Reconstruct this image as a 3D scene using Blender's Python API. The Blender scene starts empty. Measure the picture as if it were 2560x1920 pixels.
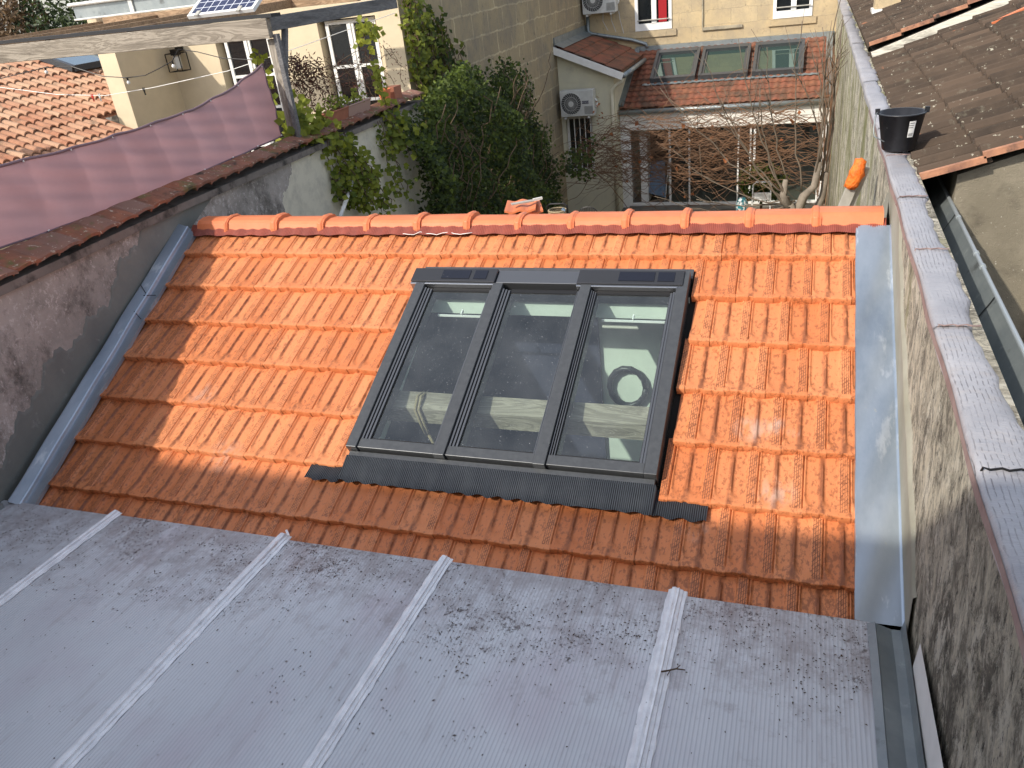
import bpy, math, random
from mathutils import Vector, Matrix
random.seed(7)
R=random.Random(11)
S=bpy.context.scene
# ---------------- camera, world, sun, exposure ----------------
cam=bpy.data.cameras.new('camera'); co=bpy.data.objects.new('camera',cam)
S.collection.objects.link(co); S.camera=co
cx_,cy_,cz_=(0.9431254,0.3149047,-0.1065340),(0.0564075,-0.4674053,-0.8822417),(-0.3276166,0.8260553,-0.4585848)
mw=Matrix(((cx_[0],-cy_[0],-cz_[0]),(cx_[1],-cy_[1],-cz_[1]),(cx_[2],-cy_[2],-cz_[2]))).to_4x4()
mw.translation=(4.5956,-4.8853,1.711)
co.matrix_world=mw
cam.sensor_width=36; cam.lens=28.207; cam.clip_start=.05; cam.clip_end=400
SUN=Vector((.68,1.0,-1.0)).normalized()
w=bpy.data.worlds.new('World'); S.world=w; w.use_nodes=True
nt=w.node_tree; bg=nt.nodes['Background']
sky=nt.nodes.new('ShaderNodeTexSky'); sky.sky_type='NISHITA'; sky.sun_disc=False
sky.sun_elevation=math.asin(-SUN.z); sky.sun_rotation=math.atan2(-SUN.x,-SUN.y); sky.dust_density=1.5
hs_=nt.nodes.new('ShaderNodeHueSaturation'); hs_.inputs['Saturation'].default_value=.55
nt.links.new(sky.outputs[0],hs_.inputs['Color']); nt.links.new(hs_.outputs[0],bg.inputs[0]); bg.inputs[1].default_value=.15
sl=bpy.data.lights.new('sun','SUN'); sl.energy=2.6; sl.angle=math.radians(.9); sl.color=(1,.93,.82)
so=bpy.data.objects.new('sun',sl); S.collection.objects.link(so)
so.rotation_euler=SUN.to_track_quat('-Z','Y').to_euler()
S.view_settings.view_transform='Standard'; S.view_settings.look='None'; S.view_settings.exposure=.92; S.view_settings.gamma=1
try:
    S.cycles.max_bounces=7; S.cycles.transparent_max_bounces=10; S.cycles.use_denoising=True
except Exception: pass

# ---------------- helpers ----------------
class NT:
    def __init__(s,name):
        s.m=bpy.data.materials.new(name); s.m.use_nodes=True; s.t=s.m.node_tree
        s.b=s.t.nodes['Principled BSDF']; s.out=s.t.nodes['Material Output']
        s._oc=None
    def n(s,k,**kw):
        x=s.t.nodes.new(k)
        for a,b in kw.items(): setattr(x,a,b)
        return x
    def put(s,sock,v):
        if isinstance(v,bpy.types.NodeSocket): s.t.links.new(v,sock)
        elif isinstance(v,(tuple,list)) and len(v)==3 and sock.type=='RGBA': sock.default_value=(*v,1)
        else: sock.default_value=v
    def oc(s):
        if s._oc is None: s._oc=s.n('ShaderNodeNewGeometry').outputs['Position']
        return s._oc
    def map(s,vec,scale=(1,1,1),loc=(0,0,0)):
        x=s.n('ShaderNodeMapping'); s.put(x.inputs[0],vec); x.inputs['Scale'].default_value=scale; x.inputs['Location'].default_value=loc
        return x.outputs[0]
    def noise(s,scale,det=5,rough=.6,stretch=(1,1,1),loc=(0,0,0),dist=0,vec=None):
        x=s.n('ShaderNodeTexNoise'); x.inputs['Scale'].default_value=scale; x.inputs['Detail'].default_value=det
        x.inputs['Roughness'].default_value=rough; x.inputs['Distortion'].default_value=dist
        s.put(x.inputs['Vector'],s.map(vec or s.oc(),stretch,loc)); return x.outputs['Fac']
    def ramp(s,v,lo,hi,a=0.,b=1.):
        x=s.n('ShaderNodeMapRange'); s.put(x.inputs[0],v); x.inputs[1].default_value=lo; x.inputs[2].default_value=hi
        x.inputs[3].default_value=a; x.inputs[4].default_value=b; return x.outputs[0]
    def ma(s,op,a,b=0.,c=0.):
        x=s.n('ShaderNodeMath',operation=op); s.put(x.inputs[0],a); s.put(x.inputs[1],b); s.put(x.inputs[2],c); return x.outputs[0]
    def mix(s,f,a,b):
        x=s.n('ShaderNodeMix',data_type='RGBA'); s.put(x.inputs[0],f); s.put(x.inputs[6],a); s.put(x.inputs[7],b); return x.outputs[2]
    def attr(s,name): return s.n('ShaderNodeAttribute',attribute_name=name).outputs['Fac']
    def sep(s,vec=None):
        x=s.n('ShaderNodeSeparateXYZ'); s.put(x.inputs[0],vec or s.oc()); return x.outputs
    def comb(s,a,b,c=0.):
        x=s.n('ShaderNodeCombineXYZ'); s.put(x.inputs[0],a); s.put(x.inputs[1],b); s.put(x.inputs[2],c); return x.outputs[0]
    def bump(s,h,strength=.3,dist=.01,nrm=None):
        x=s.n('ShaderNodeBump'); x.inputs['Strength'].default_value=strength; x.inputs['Distance'].default_value=dist
        s.put(x.inputs['Height'],h)
        if nrm: s.put(x.inputs['Normal'],nrm)
        s.t.links.new(x.outputs[0],s.b.inputs['Normal']); return x.outputs[0]
    def fin(s,col=None,rough=None,metal=None,spec=None):
        if col is not None: s.put(s.b.inputs['Base Color'],col)
        if rough is not None: s.put(s.b.inputs['Roughness'],rough)
        if metal is not None: s.put(s.b.inputs['Metallic'],metal)
        if spec is not None: s.put(s.b.inputs['Specular IOR Level'],spec)
        return s.m
def M(name,base,rough=.8,metal=0.,c2=None,s=4,lo=.35,hi=.65,bump=.25,bs=60,bd=.004,st=(1,1,1),spots=(),spec=.4,rnd=None):
    """spots: (colour, scale, lo, hi, stretch, strength)"""
    t=NT(name); col=base
    if c2: col=t.mix(t.ramp(t.noise(s,6,.65,st),lo,hi),base,c2)
    if rnd: col=t.mix(t.attr('rnd'),col,rnd)
    for i,sp in enumerate(spots):
        k=t.ramp(t.noise(sp[1],6,.65,sp[4] if len(sp)>4 else (1,1,1),(i*3.7+1,i,2*i)),sp[2],sp[3],0,sp[5] if len(sp)>5 else 1)
        col=t.mix(k,col,sp[0])
    if bump: t.bump(t.noise(bs,4,.6,st),bump,bd)
    return t.fin(col,rough,metal,spec)

class MB:
    def __init__(s): s.v=[]; s.f=[]; s.a={}
    def add(s,vs,fs):
        o=len(s.v); s.v+= [tuple(p) for p in vs]; s.f+= [tuple(i+o for i in f) for f in fs]; return o
    def att(s,name,n,val):
        L=s.a.setdefault(name,[]); L+= [0.]*(len(s.v)-n-len(L)); L+= (val if isinstance(val,list) else [val]*n)
    def box(s,x0,x1,y0,y1,z0,z1):
        s.add([(x0,y0,z0),(x1,y0,z0),(x1,y1,z0),(x0,y1,z0),(x0,y0,z1),(x1,y0,z1),(x1,y1,z1),(x0,y1,z1)],
          [(0,3,2,1),(4,5,6,7),(0,1,5,4),(1,2,6,5),(2,3,7,6),(3,0,4,7)]); return s
    def beam(s,a,b,w,h,up=(0,0,1)):
        a=Vector(a);b=Vector(b);d=(b-a).normalized();up=Vector(up)
        r=d.cross(up).normalized();u=r.cross(d)
        s.add([p+r*i*w/2+u*j*h/2 for p in (a,b) for i,j in ((-1,-1),(1,-1),(1,1),(-1,1))],
          [(0,1,2,3),(7,6,5,4),(0,4,5,1),(1,5,6,2),(2,6,7,3),(3,7,4,0)]); return s
    def tube(s,pts,r,n=6,cap=True):
        P=[Vector(p) for p in pts]; rs=r if isinstance(r,(list,tuple)) else [r]*len(P)
        o=len(s.v); prev=None
        for i,p in enumerate(P):
            d=(P[min(i+1,len(P)-1)]-P[max(i-1,0)])
            d=d.normalized() if d.length>1e-9 else Vector((0,0,1))
            if prev is None: prev=d.orthogonal().normalized()
            x=prev-d*prev.dot(d); x=x.normalized() if x.length>1e-6 else d.orthogonal().normalized(); prev=x; y=d.cross(x)
            for k in range(n):
                a=2*math.pi*k/n; s.v.append(tuple(p+(x*math.cos(a)+y*math.sin(a))*rs[i]))
        for i in range(len(P)-1):
            for k in range(n):
                k2=(k+1)%n; s.f.append((o+i*n+k,o+i*n+k2,o+(i+1)*n+k2,o+(i+1)*n+k))
        if cap: s.f.append(tuple(o+k for k in range(n))[::-1]); s.f.append(tuple(o+(len(P)-1)*n+k for k in range(n)))
        return s
    def grid(s,fn,nu,nv):
        o=len(s.v)
        for j in range(nv+1):
            for i in range(nu+1): s.v.append(tuple(fn(i/nu,j/nv)))
        for j in range(nv):
            for i in range(nu):
                a=o+j*(nu+1)+i; s.f.append((a,a+1,a+nu+2,a+nu+1))
        return s
    def prism(s,poly,axis,a,b):
        """extrude polygon given in the other two axes along axis"""
        n=len(poly)
        def P(q,t): l=list(q); l.insert(axis,t); return tuple(l)
        s.add([P(q,a) for q in poly]+[P(q,b) for q in poly],[tuple(range(n))[::-1],tuple(range(n,2*n))]+[(i,(i+1)%n,n+(i+1)%n,n+i) for i in range(n)]); return s
    def lathe(s,c,prof,n=24):
        o=len(s.v)
        for r,z in prof:
            for k in range(n): a=2*math.pi*k/n; s.v.append((c[0]+r*math.cos(a),c[1]+r*math.sin(a),c[2]+z))
        for i in range(len(prof)-1):
            for k in range(n): s.f.append((o+i*n+k,o+i*n+(k+1)%n,o+(i+1)*n+(k+1)%n,o+(i+1)*n+k))
        return s
    def pieces(s,name,mat,parent=None,**k):
        par=list(range(len(s.v)))
        def fd(i):
            while par[i]!=i: par[i]=par[par[i]]; i=par[i]
            return i
        for f in s.f:
            for q in f[1:]: par[fd(q)]=fd(f[0])
        gr={}
        for f in s.f: gr.setdefault(fd(f[0]),[]).append(f)
        out=None
        for fs in gr.values():
            ids=sorted({i for f in fs for i in f}); mp={i:j for j,i in enumerate(ids)}
            m=MB(); m.v=[s.v[i] for i in ids]; m.f=[tuple(mp[i] for i in f) for f in fs]; o=m.build(name,mat,parent,**k); out=out or o
        return out
    def build(s,name,mat,parent=None,smooth=False,bevel=0):
        me=bpy.data.meshes.new(name)
        L=Vector((0,0,0)); p=parent
        while p is not None: L=L+p.location; p=p.parent
        me.from_pydata([(x-L.x,y-L.y,z-L.z) for x,y,z in s.v],[],s.f)
        for k,vals in s.a.items():
            at=me.attributes.new(k,'FLOAT','POINT'); vals=vals+[0.]*(len(s.v)-len(vals)); at.data.foreach_set('value',vals)
        me.materials.append(mat)
        if smooth: me.polygons.foreach_set('use_smooth',[True]*len(me.polygons))
        me.update()
        o=bpy.data.objects.new(name,me); S.collection.objects.link(o)
        if parent is not None: o.parent=parent
        if bevel:
            b=o.modifiers.new('bevel','BEVEL'); b.width=bevel; b.segments=2; b.limit_method='ANGLE'
        return o
def thing(name,label,cat,loc=(0,0,0),group=None):
    o=bpy.data.objects.new(name,None); S.collection.objects.link(o); o.location=loc; o.empty_display_size=.1
    o['label']=label; o['category']=cat
    if group: o['group']=group
    return o
def tag(o,label=None,cat=None,group=None,kind=None):
    if label: o['label']=label
    if cat: o['category']=cat
    if group: o['group']=group
    if kind: o['kind']=kind
    return o
def ss(a,b,x):
    t=max(0.,min(1.,(x-a)/(b-a))); return t*t*(3-2*t)

# roof frame : x across, s down the slope from the first course edge, n normal
TH=.4229; CT,ST=math.cos(TH),math.sin(TH)
def RP(x,s,n=0.): return (x,-s*CT-n*ST,-s*ST+n*CT)
GZ=-3.9

# ---------------- materials ----------------
def tile_mat(name,cA,cB,dirtcol,lo,hi,scored=True,rough=.62,right_dirt=True):
    t=NT(name)
    col=t.mix(t.attr('rnd'),cA,cB)
    col=t.mix(t.ramp(t.noise(9,5,.7),.35,.7,0,.45),col,tuple(c*.78 for c in cA))
    big=t.ramp(t.noise(1.1,3,.5,(1,1,1),(4,1,2)),.4,.7,.0,.05)
    X=t.sep()
    if right_dirt:
        w_=t.ramp(X[0],3.85,4.15,0,.045)
        w2=t.ramp(t.ma('ADD',X[0],t.ma('MULTIPLY',X[1],.55)),.1,.9,.04,.0)
        w3=t.ramp(X[1],-1.9,-1.6,.03,0.)
        big=t.ma('ADD',t.ma('ADD',t.ma('ADD',big,w_),w2),w3)
    fine=t.ma('ADD',t.ma('ADD',t.noise(52,4,.6,(1.2,.7,.8)),t.ramp(t.noise(9,3,.6,(1,.6,1),(6,2,2)),.3,.7,-.05,.04)),big)
    col=t.mix(t.ramp(fine,lo,hi,.0,.6),col,dirtcol)      # wet specks
    h=t.noise(140,3,.7)
    if scored:
        u=t.attr('tu'); v=t.attr('tv')
        inb=t.ma('MULTIPLY',t.ma('GREATER_THAN',u,.163),t.ma('LESS_THAN',u,.202))
        inb=t.ma('MULTIPLY',inb,t.ma('LESS_THAN',v,.325))
        ln=t.ma('GREATER_THAN',t.ma('SINE',t.ma('MULTIPLY_ADD',u,2*math.pi/.0098,1.)),.45)
        wob=t.noise(34,3,.6,(1,1,1),(9,0,0))
        br=t.ma('GREATER_THAN',t.ma('SINE',t.ma('MULTIPLY_ADD',t.ma('ADD',v,t.ma('MULTIPLY',wob,.03)),2*math.pi/.024,t.ma('MULTIPLY',u,260))),.86)
        k=t.ma('MULTIPLY',inb,t.ma('MAXIMUM',ln,br))
        pat=t.ramp(t.ma('MULTIPLY_ADD',big,2.2,t.noise(17,4,.75,(1,1,1),(2,8,0))),.44,.66,.05,.95)
        col=t.mix(t.ma('MULTIPLY',k,pat),col,dirtcol)
        # dirt settled along the troughs beside the middle rib
        rb=t.ramp(t.ma('ABSOLUTE',t.ma('SUBTRACT',u,.085)),.006,.02,1,0)
        col=t.mix(t.ma('MULTIPLY',rb,t.ramp(t.ma('MULTIPLY_ADD',big,2.2,t.noise(18,4,.7,(1,1,1),(0,3,0))),.42,.66,.08,.8)),col,dirtcol)
        h=t.ma('SUBTRACT',h,t.ma('MULTIPLY',k,1.2))
        # dried cement smears in a few places
        for c in ((4.42,-1.16,-.52,.11),(4.53,-1.13,-.51,.08),(4.55,-1.5,-.66,.12),(4.62,-1.16,-.52,.05),(4.2,-1.72,-.78,.08),(1.35,-1.62,-.7,.16),(.95,-1.2,-.55,.12)):
            d=t.n('ShaderNodeVectorMath',operation='DISTANCE'); t.put(d.inputs[0],t.oc()); d.inputs[1].default_value=c[:3]
            kk=t.ma('MULTIPLY',t.ramp(d.outputs['Value'],c[3]*.35,c[3],1,0),t.ramp(t.noise(24,4,.6,(1,.35,.6),(c[0],0,0)),.40,.56,0,1))
            col=t.mix(t.ma('MULTIPLY',kk,.6 if c[0]>3 else .35),col,(.52,.37,.30))
    t.bump(h,.28,.0035)
    return t.fin(col,t.ramp(fine,lo-.1,hi,rough,.36),0.,.45)
m_tile=tile_mat('terracotta',(.66,.245,.10),(.54,.165,.055),(.17,.055,.024),.57,.70)
m_ridge=M('ridge_terracotta',(.66,.20,.085),.5,c2=(.58,.165,.065),s=5,bump=.12,bs=90,spots=(((.85,.5,.38),40,.70,.76),((.25,.09,.04),30,.68,.78,(1,1,1),.6)))
m_strip=M('red_ridge_strip',(.27,.062,.038),.42,c2=(.19,.045,.03),s=8,bump=.2,bs=120)
m_oldtile=M('old_brown_tile',(.068,.047,.032),.92,c2=(.026,.019,.014),s=3,lo=.35,hi=.7,bump=.5,bs=70,bd=.006,rnd=(.095,.065,.045),
   spots=(((.30,.12,.06),2.3,.66,.72),((.40,.38,.30),22,.63,.68,(1,1,1),.85),((.2,.19,.14),9,.60,.75,(1,1,1),.5)))
m_oldedge=M('old_tile_edge',(.48,.23,.13),.9,c2=(.2,.1,.07),s=7,bump=.4,bs=60,spots=(((.06,.05,.04),5,.56,.66),))
m_midtile=M('weathered_red_tile',(.26,.105,.055),.9,c2=(.12,.06,.04),s=5,bump=.4,bs=60,rnd=(.24,.085,.05),
   spots=(((.055,.048,.035),2.6,.46,.66,(1,1,1),.8),((.07,.07,.03),25,.62,.72)))
m_canal=M('pale_canal_tile',(.42,.20,.115),.88,c2=(.30,.125,.07),s=6,bump=.35,bs=60,rnd=(.48,.30,.19),
   spots=(((.10,.085,.06),1.8,.57,.70,(1,1,1),.8),((.16,.15,.12),16,.66,.76)))
m_coptile=M('mossy_coping_tile',(.30,.105,.055),.92,c2=(.15,.065,.04),s=7,bump=.5,bs=70,rnd=(.22,.12,.09),
   spots=(((.11,.11,.035),6,.54,.64,(1,1,1),.85),((.45,.36,.28),24,.60,.66),((.05,.04,.03),5,.58,.68)))
m_zinc=M('zinc_sheet',(.36,.42,.49),.36,.7,c2=(.50,.56,.62),s=3.5,lo=.3,hi=.75,bump=.12,bs=9,bd=.01,st=(1,.5,.5),
   spots=(((.80,.84,.86),7,.58,.66,(1.6,.45,.5),.6),((.20,.26,.34),3,.50,.70,(1,.4,.4),.55),((.55,.54,.45),16,.66,.70,(1,.5,.5),.7)))
m_zincold=M('weathered_zinc',(.22,.25,.26),.5,.6,c2=(.30,.33,.33),s=4,bump=.15,bs=12,spots=(((.40,.43,.43),11,.6,.68,(1,1,1),.6),((.14,.15,.15),5,.58,.7)))
m_grey=M('anthracite_metal',(.072,.076,.082),.38,.35,c2=(.09,.095,.10),s=30,bump=.05,bs=300,spots=(((.3,.3,.3),120,.74,.77,(1,1,1),.5),))
m_greylt=M('dark_alu_trim',(.16,.165,.175),.3,.7,bump=0)
m_cover=M('dark_glossy_cover',(.032,.033,.037),.22,bump=0,spots=(((.2,.2,.2),90,.72,.75),))
m_rubber=M('black_gasket',(.012,.012,.013),.5,bump=0)
m_solar=M('black_solar_strip',(.010,.011,.018),.08,bump=0,spots=(((.25,.22,.2),9,.66,.72,(1,1,3),.4),),spec=.6)
def m_corr():
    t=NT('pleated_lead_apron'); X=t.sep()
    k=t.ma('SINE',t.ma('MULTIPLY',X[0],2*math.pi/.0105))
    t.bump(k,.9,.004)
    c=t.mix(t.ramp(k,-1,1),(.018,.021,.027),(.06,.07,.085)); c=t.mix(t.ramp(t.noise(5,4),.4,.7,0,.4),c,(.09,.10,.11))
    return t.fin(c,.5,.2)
m_apron=m_corr()
def glass_mat(name,tint,ior=1.5,dust=.5,rough=.01):
    t=NT(name); tr=t.n('ShaderNodeBsdfTransparent'); tr.inputs[0].default_value=(*tint,1)
    gl=t.n('ShaderNodeBsdfGlossy'); gl.inputs['Roughness'].default_value=rough; gl.inputs['Color'].default_value=(.9,.97,1,1)
    fr=t.n('ShaderNodeFresnel'); bf=t.n('ShaderNodeNewGeometry').outputs['Backfacing']; t.put(fr.inputs[0],t.ma('MULTIPLY_ADD',bf,1/ior-ior,ior))
    mx=t.n('ShaderNodeMixShader'); t.put(mx.inputs[0],fr.outputs[0]); t.put(mx.inputs[1],tr.outputs[0]); t.put(mx.inputs[2],gl.outputs[0])
    df=t.n('ShaderNodeBsdfDiffuse'); df.inputs[0].default_value=(.55,.58,.6,1)
    a=t.ramp(t.noise(150,2,.4),.715,.74,0,.5); b=t.ramp(t.noise(3,4,.6),.3,.8,.02,.09)
    k=t.ma('MULTIPLY',t.ma('MAXIMUM',a,b),dust)
    m2=t.n('ShaderNodeMixShader'); t.put(m2.inputs[0],k); t.put(m2.inputs[1],mx.outputs[0]); t.put(m2.inputs[2],df.outputs[0])
    t.t.links.new(m2.outputs[0],t.out.inputs[0]); return t.m
m_glass=glass_mat('skylight_glass',(.80,.90,.87),1.75,1.)
m_glass2=glass_mat('door_glass',(.75,.8,.78),1.5,.15)
def refl_mat():
    t=NT('reflecting_glass'); gl=t.n('ShaderNodeBsdfGlossy'); gl.inputs['Roughness'].default_value=.02; gl.inputs['Color'].default_value=(.75,.95,.85,1)
    fr=t.n('ShaderNodeFresnel'); fr.inputs[0].default_value=2.2; df=t.n('ShaderNodeBsdfDiffuse'); df.inputs[0].default_value=(.03,.05,.045,1)
    mx=t.n('ShaderNodeMixShader'); t.put(mx.inputs[0],fr.outputs[0]); t.put(mx.inputs[1],df.outputs[0]); t.put(mx.inputs[2],gl.outputs[0])
    t.t.links.new(mx.outputs[0],t.out.inputs[0]); return t.m
m_refl=refl_mat()
m_darkglass=M('dark_window_glass',(.010,.012,.014),.06,bump=.15,bs=2,bd=.02,spec=.7)
def poly_mat():
    t=NT('polycarbonate'); X=t.sep()
    k=t.ma('SINE',t.ma('MULTIPLY',X[0],2*math.pi/.0165))
    kk=t.ramp(k,.2,1,0,1)
    c=t.mix(t.ramp(t.noise(1.1,4,.6,(1,.5,1)),.32,.68),(.70,.725,.765),(.86,.885,.92))
    c=t.mix(t.ramp(t.noise(2.1,4,.6,(1,.7,1),(5,5,0)),.52,.75,0,.7),c,(.70,.64,.70))
    c=t.mix(t.ma('MULTIPLY',kk,.5),c,(.46,.47,.52))
    edge=t.ramp(X[1],-2.95,-2.05,-.07,.125)
    g=t.ma('ADD',t.noise(52,5,.8,(1,.8,1)),t.ma('ADD',edge,t.ramp(t.noise(2.6,3,.6,(1,1,1),(1,7,0)),.35,.7,-.16,.06)))
    c=t.mix(t.ramp(g,.60,.68,0,.9),c,(.085,.062,.052))
    g2=t.ma('MULTIPLY_ADD',edge,1.3,t.noise(7,7,.8,(1,1,1),(3,3,3)))
    c=t.mix(t.ramp(g2,.50,.72,0,.55),c,(.27,.215,.205))
    c=t.mix(t.ramp(t.ma('MULTIPLY_ADD',edge,.6,t.noise(11,6,.7,(1.6,.16,1),(8,2,3))),.52,.74,0,.5),c,(.36,.30,.29))
    c=t.mix(t.ramp(t.noise(20,6,.7,(1.2,.2,1),(2,9,3)),.56,.72,0,.35),c,(.92,.93,.95))
    t.bump(t.ma('SUBTRACT',k,t.ma('MULTIPLY',t.ramp(g,.6,.72),2.)),.22,.0016)
    return t.fin(c,t.ramp(t.noise(5,3),.3,.7,.26,.42),0.,.6)
m_poly=poly_mat()
m_foil=M('aluminium_tape',(.90,.91,.93),.32,.12,c2=(.72,.73,.76),s=14,bump=.35,bs=38,bd=.003,spots=(((.45,.30,.25),7,.64,.70,(2,.4,1),.6),((.12,.10,.09),45,.67,.71,(1,1,1),.8)))
m_debris=M('dead_leaf_bits',(.05,.032,.022),.95,c2=(.10,.07,.045),s=30,bump=0)
m_cement=M('fresh_cement',(.235,.225,.175),.9,c2=(.30,.29,.24),s=2.5,bump=.3,bs=30,bd=.006,st=(1,1,1),spots=(((.42,.41,.37),6,.66,.74,(1,1,1),.5),))
m_greycement=M('grey_cement',(.20,.205,.185),.9,c2=(.155,.16,.15),s=3,bump=.3,bs=25,bd=.006,spots=(((.33,.33,.31),7,.62,.72,(1,1,1),.6),))
def leftwall():
    t=NT('stained_render'); X=t.sep()
    c=t.mix(t.ramp(t.noise(2.2,6,.7),.38,.62),(.27,.25,.225),(.40,.36,.33))
    g=t.ma('ADD',t.noise(26,6,.85,(1,1,.8)),t.ramp(t.noise(1.5,3,.5),.3,.7,-.09,.07))
    c=t.mix(t.ramp(t.noise(3.4,7,.8,(1,1,.7),(2,2,2)),.50,.66,0,.85),c,(.07,.062,.055)); c=t.mix(t.ramp(g,.53,.60,0,.8),c,(.56,.52,.50))
    # painted cream part of the wall, further away
    e=t.ma('ADD',X[1],t.ma('MULTIPLY_ADD',X[2],-.75,t.ma('MULTIPLY',t.noise(4,5,.6),.5)))
    c=t.mix(t.ma('GREATER_THAN',e,2.02),c,t.mix(t.ramp(t.noise(7,6,.7),.45,.75),(.62,.58,.47),(.44,.41,.34)))
    t.bump(t.noise(45,6,.7),.5,.01); return t.fin(c,.92)
m_leftwall=leftwall()
def rightwall():
    t=NT('lichen_streaked_render')
    st=(1,1.5,.75)
    c=t.mix(t.ramp(t.noise(8,9,.82,st,(0,0,0),.5),.44,.58),(.70,.64,.50),(.25,.225,.175))
    c=t.mix(t.ramp(t.noise(15,9,.85,(1,1.5,.7),(3,3,3),.4),.54,.60,0,.95),c,(.035,.033,.027))
    c=t.mix(t.ramp(t.noise(2.2,8,.8,(1,1.3,.8),(1,3,3),.8),.54,.61,0,.8),c,(.085,.075,.055))
    c=t.mix(t.ramp(t.noise(5.5,9,.8,st,(7,7,7),.4),.53,.58,0,.9),c,(.80,.75,.62))
    X=t.sep()
    gm=t.ramp(X[1],.5,3,0,.14)
    c=t.mix(t.ramp(t.ma('ADD',gm,t.noise(1.6,5,.7,(1,1.6,.35),(1,9,1))),.60,.74,0,.8),c,(.20,.20,.06))
    t.bump(t.noise(26,9,.85,(1,1.5,.8)),1.,.03); return t.fin(c,.95)
m_rightwall=rightwall()
def copmat():
    t=NT('embossed_coping_sheet'); X=t.sep()
    wv=t.ma('MULTIPLY',t.noise(9,2,.5),.012)
    k=t.ramp(t.ma('SINE',t.ma('MULTIPLY',t.ma('ADD',X[0],wv),2*math.pi/.0165)),.80,.95)
    d=t.ma('MULTIPLY',t.ramp(t.noise(42,2,.5,(3,.9,1)),.45,.55),t.ramp(t.noise(3,3,.5,(1,1,1),(5,5,5)),.35,.6))
    k=t.ma('MULTIPLY',k,d)
    c=t.mix(t.ramp(t.noise(3,5,.6),.35,.65),(.30,.295,.315),(.40,.39,.405))
    c=t.mix(t.ramp(t.noise(11,6,.7,(.5,1,1)),.55,.7,0,.6),c,(.40,.35,.32))
    c=t.mix(t.ma('MULTIPLY',k,.5),c,(.10,.085,.085))
    h=t.ma('SUBTRACT',t.ma('MULTIPLY',t.noise(14,5,.7,(.5,1.6,1)),2.),k)
    t.bump(h,.7,.007); return t.fin(c,.45,.15)
m_coping=copmat()
m_copedge=M('red_brown_edge',(.22,.15,.14),.7,c2=(.30,.22,.20),s=12,bump=.3,bs=40)
def stone(name,a,b,mortar,stain,bw=.62,bh=.34,plane='yz',ms=.012,blo=.35):
    t=NT(name); X=t.sep(); br=t.n('ShaderNodeTexBrick')
    wx=t.ma('MULTIPLY',t.noise(3.5,5,.7),.13)
    t.put(br.inputs['Vector'],t.comb(t.ma('ADD',X[1] if plane=='yz' else X[0],wx),t.ma('ADD',X[2],wx)))
    br.inputs['Scale'].default_value=1; br.inputs['Brick Width'].default_value=bw; br.inputs['Row Height'].default_value=bh
    br.inputs['Mortar Size'].default_value=ms; br.inputs['Mortar Smooth'].default_value=.3
    t.put(br.inputs['Color1'],a); t.put(br.inputs['Color2'],b); t.put(br.inputs['Mortar'],mortar)
    c=t.mix(t.ramp(t.noise(1.4,6,.7),.42,.68,0,.85),br.outputs['Color'],stain)
    c=t.mix(t.ramp(t.noise(9,7,.8,(1,1,.6),(3,1,1)),.56,.70,0,.7),c,tuple(x*.35 for x in stain))
    h=t.ma('ADD',t.noise(14,8,.8),t.ma('MULTIPLY',br.outputs['Fac'],.6)); t.bump(h,.6,.02); return t.fin(c,.95)
m_darkstone=stone('grey_ochre_stone',(.37,.295,.175),(.30,.24,.15),(.50,.41,.26),(.20,.175,.135),.80,.38,'yz',.02)
m_palestone=stone('pale_ashlar',(.54,.42,.25),(.47,.36,.21),(.42,.34,.22),(.33,.27,.19),.62,.34,'xz',.006)
m_cream=M('cream_render',(.63,.53,.37),.9,c2=(.57,.475,.33),s=3,bump=.15,bs=60)
m_white_r=M('annex_render',(.64,.60,.44),.92,c2=(.55,.52,.40),s=2,bump=.2,bs=40,spots=(((.36,.34,.29),2.3,.60,.75,(1,1,1),.6),))
m_white=M('white_paint',(.80,.79,.76),.5,c2=(.70,.69,.66),s=6,bump=0)
m_board=M('white_cladding',(.76,.73,.67),.6,c2=(.62,.59,.53),s=4,st=(1,1,6),bump=.1,bs=40)
def woodmat(name,a,b,c_,st,rough=.85,s=3.):
    t=NT(name); n1=t.noise(s,5,.6,st,(0,0,0),1.6); 
    w_=t.ma('SINE',t.ma('MULTIPLY',n1,44))
    c=t.mix(t.ramp(w_,-1,1),a,b); c=t.mix(t.ramp(t.noise(s*1.5,5,.7,st,(4,4,4)),.5,.72,0,.8),c,c_)
    t.bump(t.ma('ADD',w_,t.noise(60,4,.7,st)),.35,.004); return t.fin(c,rough)
m_wood=woodmat('silvered_timber',(.32,.275,.22),(.20,.168,.13),(.10,.08,.06),(.35,2.5,2.5))
m_woody=woodmat('grey_timber_lengthwise',(.17,.165,.165),(.12,.118,.12),(.06,.058,.058),(2.5,.35,2.5))
m_woodz=woodmat('post_timber',(.34,.30,.25),(.22,.19,.15),(.09,.075,.06),(2.5,2.5,.35))
m_woodb=woodmat('brown_rafter',(.38,.25,.15),(.25,.16,.09),(.12,.075,.045),(.4,2,2))
m_fascia=woodmat('peeling_painted_board',(.68,.64,.54),(.60,.56,.46),(.06,.05,.045),(.5,3,3))
m_screen=M('mauve_screen_cloth',(.30,.20,.215),.75,c2=(.36,.255,.27),s=1.6,bump=.12,bs=400,bd=.001,spots=(((.36,.28,.30),2.2,.55,.75,(1,1,1),.55),))
def addtrans(m,col,f):
    t=m.node_tree; b=t.nodes['Principled BSDF']; tl=t.nodes.new('ShaderNodeBsdfTranslucent'); tl.inputs[0].default_value=(*col,1); mx=t.nodes.new('ShaderNodeMixShader'); mx.inputs[0].default_value=f
    t.links.new(b.outputs[0],mx.inputs[1]); t.links.new(tl.outputs[0],mx.inputs[2]); t.links.new(mx.outputs[0],t.nodes['Material Output'].inputs[0])
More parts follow.
